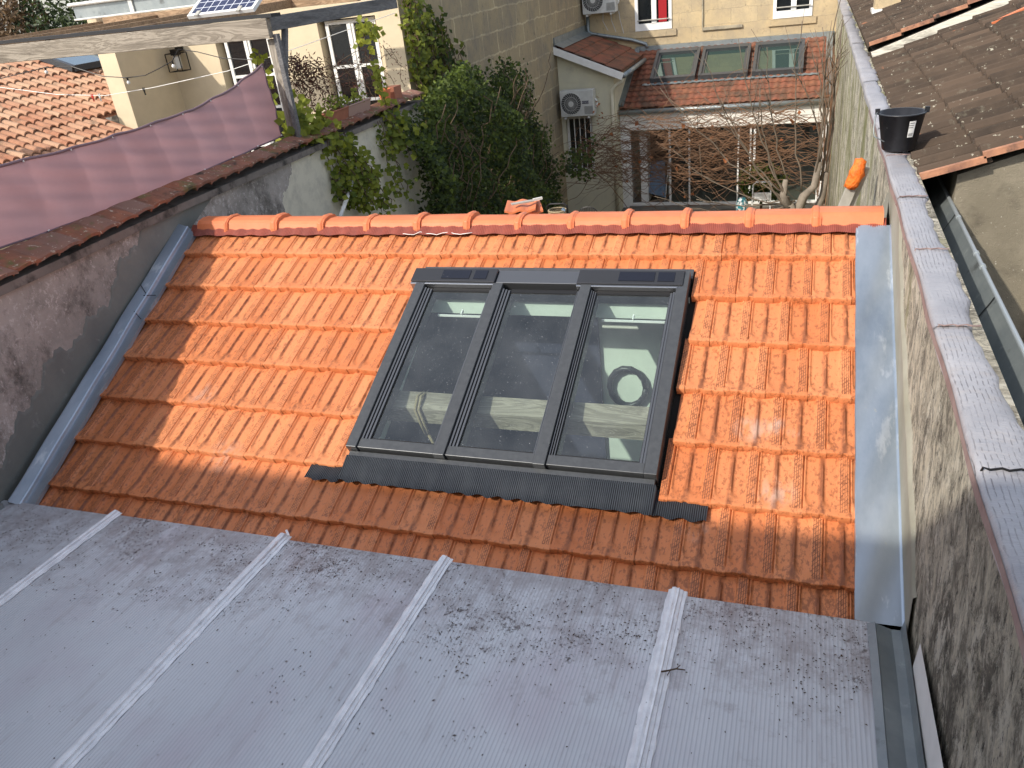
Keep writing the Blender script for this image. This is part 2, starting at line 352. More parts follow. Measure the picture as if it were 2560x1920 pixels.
addtrans(m_screen,(.42,.24,.26),.33); addtrans(m_poly,(.5,.52,.58),.25)
m_screenhem=M('mauve_hem',(.20,.135,.155),.75,bump=0)
m_black=M('black_plastic',(.014,.015,.018),.38,c2=(.022,.023,.027),s=20,bump=.1,bs=60,spots=(((.35,.35,.36),11,.70,.725,(2,1,1),.6),((.12,.12,.13),4,.6,.75,(1,1,1),.4)))
m_blackm=M('black_metal',(.015,.014,.014),.45,.4,bump=0)
m_rope=M('rope_fibre',(.34,.27,.17),.95,c2=(.22,.17,.10),s=120,bump=.5,bs=200)
m_whiteobj=M('off_white_plastic',(.62,.62,.58),.5,c2=(.52,.52,.49),s=8,bump=0)
m_fan=M('dark_fan_grille',(.055,.055,.055),.5,bump=0)
m_orange=M('orange_bag',(.88,.20,.025),.45,c2=(.72,.13,.015),s=22,lo=.45,hi=.6,bump=1.,bs=34,bd=.02)
m_pole=M('pale_aluminium',(.50,.48,.42),.45,.3,c2=(.40,.38,.33),s=9,bump=.1)
m_red=M('red_curtain',(.32,.01,.015),.8,bump=0)
m_blue=M('blue_cloth',(.16,.22,.30),.9,c2=(.10,.15,.22),s=14,bump=.2)
m_teal=M('teal_shopping_bag',(.02,.20,.24),.4,c2=(.75,.74,.70),s=16,lo=.5,hi=.55,bump=.3,bs=20,spots=(((.55,.02,.03),9,.62,.66),))
m_terra=M('planter_terracotta',(.34,.13,.075),.8,c2=(.26,.10,.06),s=9,bump=.2)
m_terra2=M('faded_planter',(.35,.23,.19),.8,bump=.2)
m_soil=M('potting_soil',(.05,.035,.025),1,bump=.6,bs=90)
m_room=M('room_paint',(.74,.80,.70),.85,c2=(.60,.64,.57),s=2,bump=.05)
m_shadeplate=M('room_shade_and_plate',(.030,.032,.060),.5,c2=(.038,.040,.07),s=4,bump=0)  # room shade and sky tint held in the colour; name plates share it
m_floor=M('dark_floor',(.06,.055,.07),.35,c2=(.09,.08,.09),s=3,bump=.05)
m_roughwall=M('roughcast_wall',(.29,.255,.19),.97,c2=(.19,.165,.12),s=2.2,bump=.8,bs=110,bd=.008,spots=(((.50,.47,.40),60,.66,.70),((.07,.06,.045),5,.55,.75,(1,1,1),.6)))
m_ground=M('courtyard_paving',(.20,.18,.15),.9,c2=(.12,.11,.09),s=2,bump=.3,bs=20)
m_ply=M('scaffold_plank',(.40,.30,.19),.8,c2=(.30,.22,.14),s=5,bump=.2)
def leafmat(name,a,b,tr=.35,rough=.5):
    t=NT(name); c=t.mix(t.attr('rnd'),a,b)
    t.fin(c,rough,0.,.35)
    tl=t.n('ShaderNodeBsdfTranslucent'); t.put(tl.inputs[0],t.mix(.35,c,(b[0]*1.4,b[1]*1.4,b[2]))); mx=t.n('ShaderNodeMixShader'); mx.inputs[0].default_value=tr
    t.put(mx.inputs[1],t.b.outputs[0]); t.put(mx.inputs[2],tl.outputs[0]); t.t.links.new(mx.outputs[0],t.out.inputs[0]); return t.m
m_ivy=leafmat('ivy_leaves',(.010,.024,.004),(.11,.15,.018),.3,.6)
m_ivyup=leafmat('climber_leaves',(.022,.045,.008),(.25,.28,.035),.35,.6)
m_vine=leafmat('vine_leaves',(.07,.11,.014),(.32,.34,.04),.4,.6)
m_redleaf=leafmat('dark_red_leaves',(.045,.018,.015),(.13,.045,.03),.2)
m_dryleaf=leafmat('dry_orange_leaves',(.30,.10,.04),(.42,.17,.07),.3)
m_treeleaf=leafmat('conifer_foliage',(.012,.022,.008),(.07,.10,.025),.15)
m_brownleaf=leafmat('brown_dead_fronds',(.10,.06,.03),(.24,.15,.075),.15)
m_stem=M('brown_stems',(.13,.085,.05),.9,c2=(.09,.06,.038),s=8,bump=0)
m_twig=M('vine_canes',(.20,.105,.055),.85,c2=(.13,.075,.045),s=3,bump=0)
m_bark=M('fig_bark',(.25,.21,.165),.9,c2=(.14,.115,.09),s=6,bump=.5,bs=40)
m_branch=M('fig_branches',(.16,.125,.09),.85,c2=(.11,.085,.062),s=5,bump=.2)

# ---------------- ground and sky side ----------------
def sheet(x0,x1,y0,y1,z):
    return MB().add([(x0,y0,z),(x1,y0,z),(x1,y1,z),(x0,y1,z)],[(0,1,2,3)])
b=MB(); b.grid(lambda u,v:(-150+300*u,-150+300*v,GZ),8,8); tag(b.build('ground',m_ground),kind='structure')

# ---------------- the new tiled roof ----------------
W_,G_=.212,.35
US=[0,.004,.008,.012,.02,.035,.055,.068,.073,.077,.081,.085,.089,.093,.097,.102,.115,.135,.148,.153,.157,.161,.18,.198,.2035,.207,.2085,.212]
VS=[-.04,.0,.03,.045,.055,.065,.10,.15,.2,.25,.275,.29,.30,.31,.32,.33,.338,.345,.35]
def prof(u,v):
    t=ss(.225,.328,v); flare=.0060+.046*t**2.2
    rib=math.exp(-(abs(u-.085)/flare)**3)*.014*ss(.035,.065,v)
    be=.157-.034*t**2.2
    band=.014*ss(be-.005,be+.002,u)*(1-ss(.2065,.2085,u))
    el=.010+.034*t**2.2
    left=.011*(1-ss(el-.004,el+.003,u))*ss(-.001,.003,u)
    lip=.017*ss(.308,.328,v)
    # slope of trough up into the lip follows a U
    h=max(rib,band,left,lip*.95)
    return h-.017+.031*(v-.35)/.35+.0
def vend(u):
    return .35-.007*ss(.070,.078,u)*(1-ss(.092,.10,u))-.004*ss(.01,.03,u)*(1-ss(.05,.07,u))+.003*ss(.157,.161,u)
def clip(L,a,b):
    r=[a]+[q for q in L if a+.0008<q<b-.0008]+[b]; return r
def tile(mb,x0,s0,u0=0,u1=W_,v0=-.04,v1=None,jit=1.):
    rx=R.uniform(-.0015,.0015)*jit; rn=R.uniform(-.0015,.002)*jit; sk=R.uniform(-.006,.006)*jit; rnd=R.random()
    us=clip(US,u0,u1); cut=v1 is not None
    vmax=v1 if cut else .35
    vs=clip(VS,v0,vmax)
    vs_=[];tu=[];tv=[]
    for v in vs:
        for u in us:
            vv=v
            if not cut and v>.30: vv=v+(vend(u)-.35)*(v-.30)/.05
            vs_.append(RP(x0+u+rx+sk*(v-.2),s0+vv,prof(u,v)+rn)); tu.append(u); tv.append(v)
    n=len(us); fs=[(j*n+i,j*n+n+i,j*n+n+i+1,j*n+i+1) for j in range(len(vs)-1) for i in range(n-1)]
    mb.add(vs_,fs); k=len(vs_); mb.att('rnd',k,rnd); mb.att('tu',k,tu); mb.att('tv',k,tv)
    # front lip and its underside
    lp=[];
    for u in us:
        e=vmax+(0 if cut else vend(u)-.35); h=prof(u,vmax)+rn
        lp+= [RP(x0+u+rx+sk*.15,s0+e,h),RP(x0+u+rx+sk*.15,s0+e+.004,h-.004),RP(x0+u+rx+sk*.15,s0+e+.003,-.050 if not cut else h-.016)]
    fs=[]
    for i in range(n-1):
        a=i*3; fs+= [(a,a+1,a+4,a+3),(a+1,a+2,a+5,a+4)]
    mb.add(lp,fs); mb.att('rnd',len(lp),rnd); mb.att('tu',len(lp),0.); mb.att('tv',len(lp),.34)
    # side edges
    for u,sg in ((us[0],1),(us[-1],-1)):
        sd=[]
        for v in vs: 
            h=prof(u,v)+rn; sd+= [RP(x0+u+rx+sk*(v-.2),s0+v,h),RP(x0+u+rx+sk*(v-.2),s0+v,h-.016)]
        fs=[(2*j,2*j+1,2*j+3,2*j+2) if sg>0 else (2*j,2*j+2,2*j+3,2*j+1) for j in range(len(vs)-1)]
        mb.add(sd,fs); mb.att('rnd',len(sd),rnd); mb.att('tu',len(sd),0.); mb.att('tv',len(sd),.2)
roof=thing('tiled_roof','bright orange interlocking tile roof with a triple skylight between two old walls','roof',(2.5,-1.,-.5))
tm=MB()
for k in range(9):                       # course k: lower edge at s = .35*(k-1) after this loop's offset
    s_bot=G_*k; s0=s_bot-.35
    ph=(4.357 if k%2==0 else 4.258)
    xl=.0289*k-.03
    i0=int(math.floor((xl-ph)/W_))-1
    for i in range(i0,8):
        a=ph+W_*i; c=a+W_
        u0=max(0,xl-a); u1=min(W_,4.935-a)
        if u1-u0<.012: continue
        v0,v1=-.04,None
        if k==0: v0=.06
        if k==8: v1=.07+.25
        segs=[(u0,u1,v0,v1)]
        if 1<=k<=5:
            XL,XR=2.155+.012*k,(4.003 if k%2 else 4.028)
            segs=[]
            lo_,hi_=a+u0,a+u1
            if lo_<XL: segs.append((u0,min(u1,XL-a),v0,v1))
            if hi_>XR: segs.append((max(u0,XR-a),u1,v0,v1))
            if k==1:
                m0,m1=max(lo_,XL),min(hi_,XR)
                if m1-m0>.01: segs.append((m0-a,m1-a,-.04,.105))
        for g in segs:
            if g[1]-g[0]>.01: tile(tm,a,s0,*g)
tc=tm.build('tile_covering',m_tile,roof,smooth=True)
# battens / deck under the tiles (with the hole of the skylight)
db=MB()
def rbox(mb,x0,x1,s0,s1,n0,n1):
    mb.add([RP(x,s,n) for n in (n0,n1) for x,s in ((x0,s0),(x1,s0),(x1,s1),(x0,s1))],
      [(0,1,2,3),(7,6,5,4),(0,4,5,1),(1,5,6,2),(2,6,7,3),(3,7,4,0)]); return mb
rbox(db,-.1,5.05,-.33,.13,-.16,-.062); rbox(db,-.1,2.195,.132,1.69,-.16,-.062); rbox(db,3.985,5.05,.132,1.69,-.16,-.062); rbox(db,-.1,5.05,1.692,2.75,-.16,-.062)
db.build('roof_deck',M('dark_underlay',(.02,.018,.016),.9,bump=0),roof)
# ridge underlay strip: pleated, wavy lower edge draped on the tiles
rs=MB()
def strip(u,v):
    x=-.04+5.12*u; p=(x%W_)/W_
    return RP(x,-.30+v*(.100+.004*math.sin(p*2*math.pi*2)+.006*math.sin(x*31)),.012+.006*math.sin(x*2*math.pi/.012)*.35+.004*math.sin(p*4*math.pi)*v-.012*v+.012*(1-v))
rs.grid(strip,1400,4); rs.build('ridge_strip',m_strip,roof,smooth=True)
# ridge tiles
RJ=[.04,.306,.767,1.179,1.569,1.984,2.375,2.755,3.133,3.51,3.896,4.298,4.696,5.045]
def ridge_sec(k=0.): # (y,z)
    return [(.222-k*.6,.085-k*.3),(.232-k,.108),(.246-k,.142+k*.7),(.268,.160+k),(.33,.168+k),(.41,.158+k),(.47,.11+k*.5),(.50,.05)]
for i in range(len(RJ)-1):
    a,c=RJ[i]-.012,RJ[i+1]+.02
    m_=MB(); dz=.006*math.sin(i*1.7)+.018*((RJ[i]-2.4)/2.6)**2; tl=R.uniform(-.004,.004)
    st=[(0,.0),(.15,0),(.8,0),(.865,0),(.885,.014),(.90,.020),(.955,.020),(.975,.014),(1.,.010)] if i<len(RJ)-2 else [(0,0),(.5,0),(1,0)]
    vs=[]
    for t_,k in st:
        for y,z in ridge_sec(k): vs.append((a+(c-a)*t_,y,z+dz+tl*(t_-.5)))
    n=8; m_.add(vs,[(j*n+q,(j+1)*n+q,(j+1)*n+q+1,j*n+q+1)[::-1] for j in range(len(st)-1) for q in range(n-1)]+[tuple(range(n)),tuple((len(st)-1)*n+q for q in range(n))[::-1]])
    m_.build('ridge_tile',m_ridge,roof,bevel=.004)
# rear slope behind the ridge, and interior
bk=MB(); bk.add([(-.1,.30,.10),(5.05,.30,.10),(5.05,1.0,-.22),(-.1,1.0,-.22),(-.1,.30,.04),(5.05,.30,.04),(5.05,1.0,-.28),(-.1,1.0,-.28)],[(0,1,2,3),(7,6,5,4),(0,4,5,1),(1,5,6,2),(2,6,7,3),(3,7,4,0)])
bk.build('rear_slope',m_midtile,roof)
wl=MB(); wl.box(-.1,5.05,.12,.30,GZ,-.03); wl.build('back_wall',m_room,roof)
for xa in (1.05,4.95):
    wl=MB(); wl.prism([(-2.9,GZ),(-2.9,-1.45),(.118,-.13),(.118,GZ)],0,xa,xa+.08); wl.build('side_wall',m_room,roof)
fl=MB(); fl.box(-.02,4.95,-2.9,.118,-3.0,-2.9); fl.build('room_floor',m_floor,roof)
bd=MB(); bd.box(1.14,3.31,.085,.117,-2.4,-.45); bd.build('room_shade_sheet',m_shadeplate,roof)  # dark navy sheet added; its colour paints the room's shade behind the left panes
bd=MB(); bd.box(2.2,3.99,-1.10,-1.0,-.70,-.60)
bd.v=[(x,y,z_+(.06 if y>-1.05 and z_>-.65 else 0)) for x,y,z_ in bd.v]; bd.build('purlin',m_wood,roof)
lin=MB()   # pale lining boards of the skylight shaft
lin.add([(2.2,-.30,-.165),(3.99,-.30,-.165),(3.99,-.30,-.314),(2.2,-.30,-.314)],[(0,1,2,3)])
lin.add([(2.2,-.299,-.165),(3.99,-.299,-.165),(3.99,-.299,-.314),(2.2,-.299,-.314)],[(3,2,1,0)])
a_,b_,c_,d_=RP(2.212,.15,-.05),RP(2.212,1.69,-.05),(2.212,-1.35,-.93),(2.212,-.29,-.36)
lin.add([a_,b_,c_,d_],[(0,1,2,3)]); lin.add([(3.975,)+q[1:] for q in (a_,b_,c_,d_)],[(3,2,1,0)])
lin.pieces('shaft_lining',m_room,roof)
# zinc side flashings
z=MB()
z.grid(lambda u,v:RP(4.912+.196*u+.0015*math.sin(v*31)*(u<.05),-.25+2.50*v,.012+.0035*math.sin(v*9+u*3)+.0015*math.sin(v*27+u*7)+(.018 if u>.97 else 0)-(.004 if v<.372 else 0)),28,120)
z.add([RP(4.912,-.25,.012),RP(4.912,2.25,.012),RP(4.912,2.25,-.02),RP(4.912,-.25,-.02)],[(0,1,2,3)])
z.build('side_flashing',m_zinc,roof,smooth=True)
z=MB()
def zl(u,v):
    s=-.27+2.55*v; xr=.0+.0775*(s+.25)+.012; 
    prof_=[(-.150,.050),(-.146,.066),(-.140,.064),(-.078,.034),(-.074,.042),(-.069,.034),(-.064,.012),(-.02,.006),(.0,.004),(.004,-.02)]
    i=min(int(u*9+1e-6),9); return RP(xr+prof_[i][0]+.002*math.sin(s*7),s,prof_[i][1]+.002*math.sin(s*11))
z.grid(zl,9,50); z.build('side_flashing',m_zinc,roof)
jt=MB()
for q,(s_,a_) in enumerate(((.42,.06),(.50,-.03),(.66,.05))):
    xr=.0775*(s_+.25)+.012; jt.beam(RP(xr-.142+(.05 if q else 0),s_,.070-.03*(q>0)),RP(xr-.074+(.06 if q else 0),s_+a_,.044-.03*(q>0)),.004,.004)
jt.pieces('lap_joint',m_rubber,roof)
cs=MB(); cs.tube([RP(1.88+.045*q,-.205+.012*math.sin(q*1.4)+.006*math.sin(q*3.7),.004+.004*math.sin(q*2.9)) for q in range(13)],.0028,5)
tag(cs.build('loose_string',m_white,smooth=True),'thin white string lying on the tiles just below the ridge','string')
# ---- skylight ----
N0=.035
fr=MB()
rbox(fr,2.195,2.262,.21,1.655,-.06,N0+.030); rbox(fr,3.918,3.985,.21,1.655,-.06,N0+.030)      # outer side covers
rbox(fr,2.745,2.812,.335,1.657,-.06,N0+.032); rbox(fr,3.328,3.395,.335,1.659,-.06,N0+.032)    # mullions
for a,c in ((2.264,2.743),(2.814,3.326),(3.397,3.916)): rbox(fr,a,c,1.585,1.648,-.06,N0+.018)  # bottom rails
rbox(fr,2.21,3.975,1.658,1.70,-.06,N0-.012)
rbox(fr,2.175,3.995,.128,.208,-.06,.002); rbox(fr,2.16,3.3,.15,.185,-.04,.012)
sk=fr.build('skylight_frame',m_grey,roof,bevel=.003)
def sub(mb,name,mat,par=sk,**k): return mb.build(name,mat,par,**k)
# note: sk sits at its parent's origin
sb=MB()
for a,c in ((2.264,2.318),(2.814,2.868),(3.397,3.432)):   # stepped sash channels, left side
    w=(c-a)/3
    for j in range(3): rbox(sb,a+j*w+.002,a+(j+1)*w-.003,.37,1.60,-.03,N0+.016-.007*j)
for a,c in ((2.722,2.743),(3.306,3.326),(3.882,3.916)):
    w=(c-a)/2
    for j in range(2): rbox(sb,a+j*w+.002,a+(j+1)*w-.002,.37,1.60,-.03,N0+.004+.008*j)
sub(sb,'sash_profile',m_greylt,bevel=.0015)
sb=MB()
for a,c in ((2.264,2.743),(2.814,3.326),(3.397,3.916)): rbox(sb,a+.001,c-.001,.36,1.582,-.05,N0-.006)
for a,c in ((2.318,2.722),(2.868,3.306),(3.432,3.882)): pass
# gasket ring only (hole left for the glass)
sb=MB()
for a,c in ((2.316,2.724),(2.866,3.308),(3.430,3.884)):
    rbox(sb,a-.05,a+.004,.36,1.582,-.05,N0-.008); rbox(sb,c-.004,c+.014,.36,1.582,-.05,N0-.008)
    rbox(sb,a+.0041,c-.0041,.355,.385,-.05,N0-.006); rbox(sb,a+.0041,c-.0041,1.565,1.583,-.05,N0-.006)
sub(sb,'gasket',m_rubber)
for a,c in ((2.316,2.724),(2.866,3.308),(3.430,3.884)):
    g=MB(); g.add([RP(a,.38,N0-.012),RP(c,.38,N0-.012),RP(c,1.575,N0-.012),RP(a,1.575,N0-.012)],[(0,3,2,1)]); sub(g,'glass_pane',m_glass)
cv=MB(); rbox(cv,2.155,2.752,.215,.335,-.02,N0+.040); sub(cv,'solar_cover',m_cover,bevel=.004)
cv=MB(); rbox(cv,3.300,3.955,.215,.335,-.02,N0+.040); sub(cv,'solar_cover',m_cover,bevel=.004)
cv=MB(); rbox(cv,2.754,3.298,.215,.325,-.02,N0+.022); sub(cv,'top_cover',m_greylt,bevel=.003)
for a,c in ((2.37,2.57),(2.60,2.69),(3.56,3.78),(3.80,3.90)):
    cv=MB(); rbox(cv,a,c,.235,.312,N0+.041,N0+.0435); sub(cv,'solar_cell',m_solar)
for a,c in ((2.155,2.752),(3.300,3.955)):
    cv=MB(); rbox(cv,a,c,.336,.352,-.02,N0+.030); sub(cv,'cover_trim',M('bright_trim',(.4,.41,.43),.25,.9,bump=0),bevel=.002)
# inner white blind bars
for a,c in ((2.36,2.70),(3.47,3.86)):
    cv=MB(); cv.beam(RP(a,.50,-.08),RP(c,.50,-.08),.012,.012); cv.beam(RP((a+c)/2,.46,-.07),RP((a+c)/2,.50,-.07),.008,.02); sub(cv,'opening_bar',m_white)
ap=MB()
def apr(u,v):
    x=1.975+(4.245-1.975)*u; p=((x-4.258)%W_)/W_
    return RP(x,1.69+v*(.165+.008*math.sin(p*4*math.pi)+.004*math.sin(x*53)),(.026-.012*v if 2.20<x<3.985 else -.026+.024*v)+.005*math.sin(p*4*math.pi)*v)
ap.grid(apr,420,6)
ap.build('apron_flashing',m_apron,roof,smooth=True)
# rope looped on the beam
rp=MB()
for dx in (0,.024):
    rp.tube([(2.49+dx,-1.10,-.80),(2.475+dx,-1.118,-.70),(2.45+dx,-1.115,-.60),(2.45+dx,-1.05,-.54),(2.46+dx,-.98,-.55)],.009,6)
rp.tube([(2.51,-1.11,-.78),(2.54,-1.11,-.86),(2.55,-1.1,-1.2)],.009,6)
tag(rp.build('rope',m_rope,smooth=True),'beige rope looped over the timber beam seen through the left skylight pane','rope')
hs=MB(); hs.tube([(3.5+.13*math.cos(a),.09,-1.02+.15*math.sin(a)) for a in [math.pi*q/14*2 for q in range(15)]],.022,8)
tag(hs.build('coiled_hose',m_black,smooth=True),'dark coiled hose on the room wall behind the right skylight pane','hose')

# ---------------- polycarbonate roof ----------------
pr=thing('polycarbonate_roof','flat bluish translucent ribbed sheet roof in the foreground with taped joints and dirt','roof',(2.5,-3.5,-.85))
PS=math.tan(math.radians(3))
def PZ(y): return -.900-PS*(y+2.05)
xs=[-1.4,-.3,.872,2.045,3.005,4.160,4.978]
for i in range(len(xs)-1):
    m_=MB(); a,c=xs[i]+.003,xs[i+1]-.003
    y0=-2.062-.02*(i%2)*.5; y1=-5.0
    m_.add([(a,y0,PZ(y0)),(c,y0,PZ(y0)),(c,y1,PZ(y1)),(a,y1,PZ(y1)),(a,y0,PZ(y0)-.016),(c,y0,PZ(y0)-.016),(c,y1,PZ(y1)-.016),(a,y1,PZ(y1)-.016)],
      [(0,3,2,1),(4,5,6,7),(0,1,5,4),(1,2,6,5),(2,3,7,6),(3,0,4,7)])
    m_.build('ribbed_sheet',m_poly,pr)
def tape(xc,wd):
    m_=MB(); pf=[(-.5,.002),(-.46,.004),(-.30,.012),(-.27,.022),(-.12,.024),(.0,.020),(.10,.023),(.13,.014),(.28,.011),(.31,.006),(.48,.005),(.5,.002)]
    def fn(u,v):
        y=-2.045-2.95*v; i=min(int(u*11+1e-6),11); e=.002*math.sin(v*61+xc*5)+.002*math.sin(v*173) if i in (0,11) else .0006*math.sin(v*90+i)
        return (xc+pf[i][0]*wd+e,y,PZ(y)+pf[i][1]+.0006*math.sin(v*140+i*2))
    m_.grid(fn,11,120); return m_.build('joint_tape',m_foil,pr)
for xc,wd in ((.872,.070),(2.040,.090),(3.0,.075),(4.160,.088)): tape(xc,wd)
m_=MB(); m_.beam((2.045,-2.03,PZ(-2.03)+.030),(2.09,-2.075,PZ(-2.07)+.034),.012,.01)
m_.build('torn_tape_end',m_foil,pr)
# zinc trough at the right edge
z=MB()
def zt(u,v):
    y=-2.09-2.95*v; pf=[(4.955,.004),(4.985,.018),(4.99,.010),(5.05,-.012),(5.085,-.010),(5.09,.02),(5.096,.045)]
    i=min(int(u*6+1e-6),6); return (pf[i][0]+.0015*math.sin(v*20),y,PZ(y)+.004+pf[i][1])
z.grid(zt,6,30); z.build('edge_gutter',m_zincold,pr)
z=MB(); z.box(-.02,.07,-3.1,-2.14,-.93,-.86); z.build('edge_gutter',m_zincold,pr)
# wind-blown debris
d=MB(); RD=random.Random(5)
cl=[(RD.uniform(.1,4.95),-2.1-abs(RD.gauss(0,.35)),RD.uniform(.04,.16)) for _ in range(120)]
for c in cl:
    for _ in range(int(RD.uniform(8,34))):
        x=c[0]+RD.gauss(0,c[2]); y=c[1]+RD.gauss(0,c[2]*.8)
        if y>-2.075 or x>4.95 or x<.1: continue
        s=RD.uniform(.002,.0065); a=RD.uniform(0,6.28); e=RD.uniform(.5,1.6); zz=PZ(y)+.0015+RD.uniform(0,.003)
        d.add([(x+s*e*math.cos(a),y+s*e*math.sin(a),zz),(x-s*.5*math.sin(a),y+s*.5*math.cos(a),zz+.002),(x-s*e*math.cos(a),y-s*e*math.sin(a),zz),(x+s*.5*math.sin(a),y-s*.5*math.cos(a),zz+.001)],[(0,1,2,3)])
for _ in range(260):
    x=RD.uniform(.3,4.9); y=RD.uniform(-3.6,-2.1); s=RD.uniform(.002,.006); a=RD.uniform(0,6.28); zz=PZ(y)+.002
    d.add([(x+s*math.cos(a),y+s*math.sin(a),zz),(x-s*.4*math.sin(a),y+s*.4*math.cos(a),zz+.003),(x-s*math.cos(a),y-s*math.sin(a),zz),(x+s*.4*math.sin(a),y-s*.4*math.cos(a),zz)],[(0,1,2,3)])
tag(d.build('leaf_debris',m_debris),'scattered dark leaf crumbs and grit on the ribbed sheets','debris',kind='stuff')
tw=MB(); yy=-2.55; tw.tube([(4.172,yy-.03,PZ(yy)+.03),(4.195,yy-.01,PZ(yy)+.02),(4.225,yy+.005,PZ(yy)+.022),(4.26,yy+.012,PZ(yy)+.016)],[.004,.0035,.003,.002],6)
tw.tube([(4.225,yy+.005,PZ(yy)+.022),(4.24,yy+.02,PZ(yy)+.03)],.002,5); tw.tube([(4.205,yy-.002,PZ(yy)+.022),(4.195,yy-.03,PZ(yy)+.015)],.002,5)
tag(tw.build('dry_twig',m_stem,smooth=True),'small dry twig lying beside the rightmost joint tape','twig')

# ---------------- left garden wall ----------------
lw=thing('garden_wall','stained grey and cream garden wall with clay tile coping on the left','wall',(-.3,3,-1))
def LX(y): return -.145 if y>.25 else -.145+(.25-y)*.052
wm=MB()
ys=[-6,-5,-4,-3,-2,-1,.25,3,5.05]
def wf(u,v):
    i=u*(len(ys)-1); k=min(int(i),len(ys)-2); y=ys[k]+(ys[k+1]-ys[k])*(i-k); return (LX(y),y,GZ+(.30-GZ)*v)
wm.grid(wf,(len(ys)-1)*2,8)
for y in (ys[-1],): wm.add([(LX(y),y,GZ),(-.44,y,GZ),(-.44,y,.30),(LX(y),y,.30)],[(0,1,2,3)])
wm.add([(-.44,-6,GZ),(-.44,5.05,GZ),(-.44,5.05,.30),(-.44,-6,.30)],[(0,3,2,1)]); wm.add([(LX(-6),-6,.3),(LX(.25),.25,.3),(LX(5.05),5.05,.3),(-.44,5.05,.3),(-.44,-6,.3)],[(0,1,2,3,4)])
wm.build('wall_body',m_leftwall,lw)
# grey capping strip / board under the tiles
cp=MB()
cp.add([],[])
for a,c in zip(ys[:-1],ys[1:]):
    x0,x1=LX(a)+.045,LX(c)+.045
    cp.add([(x0,a,.262),(x1,c,.262),(x1,c,.318),(x0,a,.318),(-.5,a,.262),(-.5,c,.262),(-.5,c,.318),(-.5,a,.318)],[(0,1,2,3),(3,2,6,7),(0,4,5,1),(4,7,6,5)])
cp.build('capping_course',M('grey_weathered_capping',(.15,.135,.12),.9,c2=(.22,.19,.17),s=5,bump=.4,bs=50,spots=(((.05,.045,.04),5,.52,.66),)),lw)
ct=MB(); y=-6.
while y<4.95:
    x1=LX(y)+.075; rnd=R.random(); dz=R.uniform(-.006,.006); l=.19; sk=R.uniform(-.02,.02)
    def tf(u,v,y=y,x1=x1,dz=dz,l=l,sk=sk):
        xx=x1-(x1+.52)*u; ridge=-.23; hgt=.335+.10*(1-abs(xx-ridge)/.34)
        return (xx+.004*math.sin(v*3),y+l*1.18*v+sk*u,hgt+dz+.020*math.sin(math.pi*(v*1.0))+.016*v+(.01 if .1<v<.25 else 0))
    n0=len(ct.v); ct.grid(tf,8,8); ct.att('rnd',len(ct.v)-n0,rnd)
    n0=len(ct.v); 
    ct.grid(lambda u,v:Vector(tf(0,u))-Vector((.0,0,.02*v)),8,1); ct.grid(lambda u,v:Vector(tf(u,0))-Vector((0,0,.018*v)),8,1); ct.grid(lambda u,v:Vector(tf(u,1))-Vector((0,0,.018*v)),8,1); ct.att('rnd',len(ct.v)-n0,rnd)
    y+=l
ct.build('coping_tiles',m_coptile,lw)
# cement band on the wall above the flashing, and the plaster beside the ridge
cb=MB(); RC=random.Random(3)
def band(u,v):
    s=-.75+3.2*u; bx,by,bz=RP(0,s,0)
    top=.30+.05*math.sin(s*5.1)+.035*math.sin(s*13.7)+.02*math.sin(s*37)+.008*math.sin(s*97)
    if s<.25: top=top+(.25-s)*.25
    zt_=min(bz-.06+(top+.06)*v,.258); return (LX(by)+.008 if v<.99 else LX(by)-.01,by,zt_)
cb.grid(band,260,16)
cb.grid(lambda u,v:(-.145+.0065,.62+2.0*u,-1.4+(1.4-.20-.38*u+.12*ss(.4,0,u)+.03*math.sin(u*23)+.015*math.sin(u*61))*v),60,4)
cb.build('cement_band',m_greycement,lw,smooth=True)

# ---------------- mauve screen ----------------
sc=thing('privacy_screen','long faded mauve cloth screen stretched above the garden wall','screen',(-.35,0,.7))
cp_=MB()
tops=[(-5,.95),(-.944,.931),(-.367,.905),(.34,.905),(1.086,.925),(1.7,1.01),(2.206,1.143)]
bots=[(-5,.42),(-1.179,.433),(-.595,.417),(.269,.405),(.938,.432),(1.672,.448),(2.16,.464)]
def lerp(T,y):
    for (a,b_),(c,d_) in zip(T[:-1],T[1:]):
        if y<=c: return b_+(d_-b_)*(y-a)/(c-a)
    return T[-1][1]
gy=[-.944,-.367,.0,.34,.72,1.086,1.5,1.85,2.2]
def scf(u,v):
    y=-5+7.2*u; t_=lerp(tops,y); b_=lerp(bots,y)
    sag=.009*abs(math.sin((y-2.2)*math.pi/.42)); t_-=sag*(1.-.0)
    z_=b_+(t_-b_)*v; 
    ph_=(y-2.2)/.42*math.pi; x=-.36+.025*math.sin(v*3.1+y*1.3)-.060*abs(math.sin(ph_))*v*(1.-.55*v)+.012*math.sin(ph_*2+v*4)*v+.008*math.sin(y*23+v*9-1)*(.15+v*.6)*math.sin(y*2.3+v)+.012*math.sin(v*9+y*6)*math.sin(y*5+v*2)+.005*math.sin(v*27+y*13)
    return (x-.06*(1-v)*0,y+.012*math.sin(v*5),z_)
cp_.grid(scf,420,26); cl_=cp_.build('cloth',m_screen,sc,smooth=True)
hm=MB(); hm.tube([Vector(scf(i/200,1))+Vector((.004,0,0)) for i in range(201)],.011,6); hm.tube([Vector(scf(i/200,0))+Vector((.004,0,0)) for i in range(201)],.007,6); hm.tube([scf(1,i/10) for i in range(11)],.007,6)
hm.build('hem',m_screenhem,cl_,smooth=True)
ey=MB()
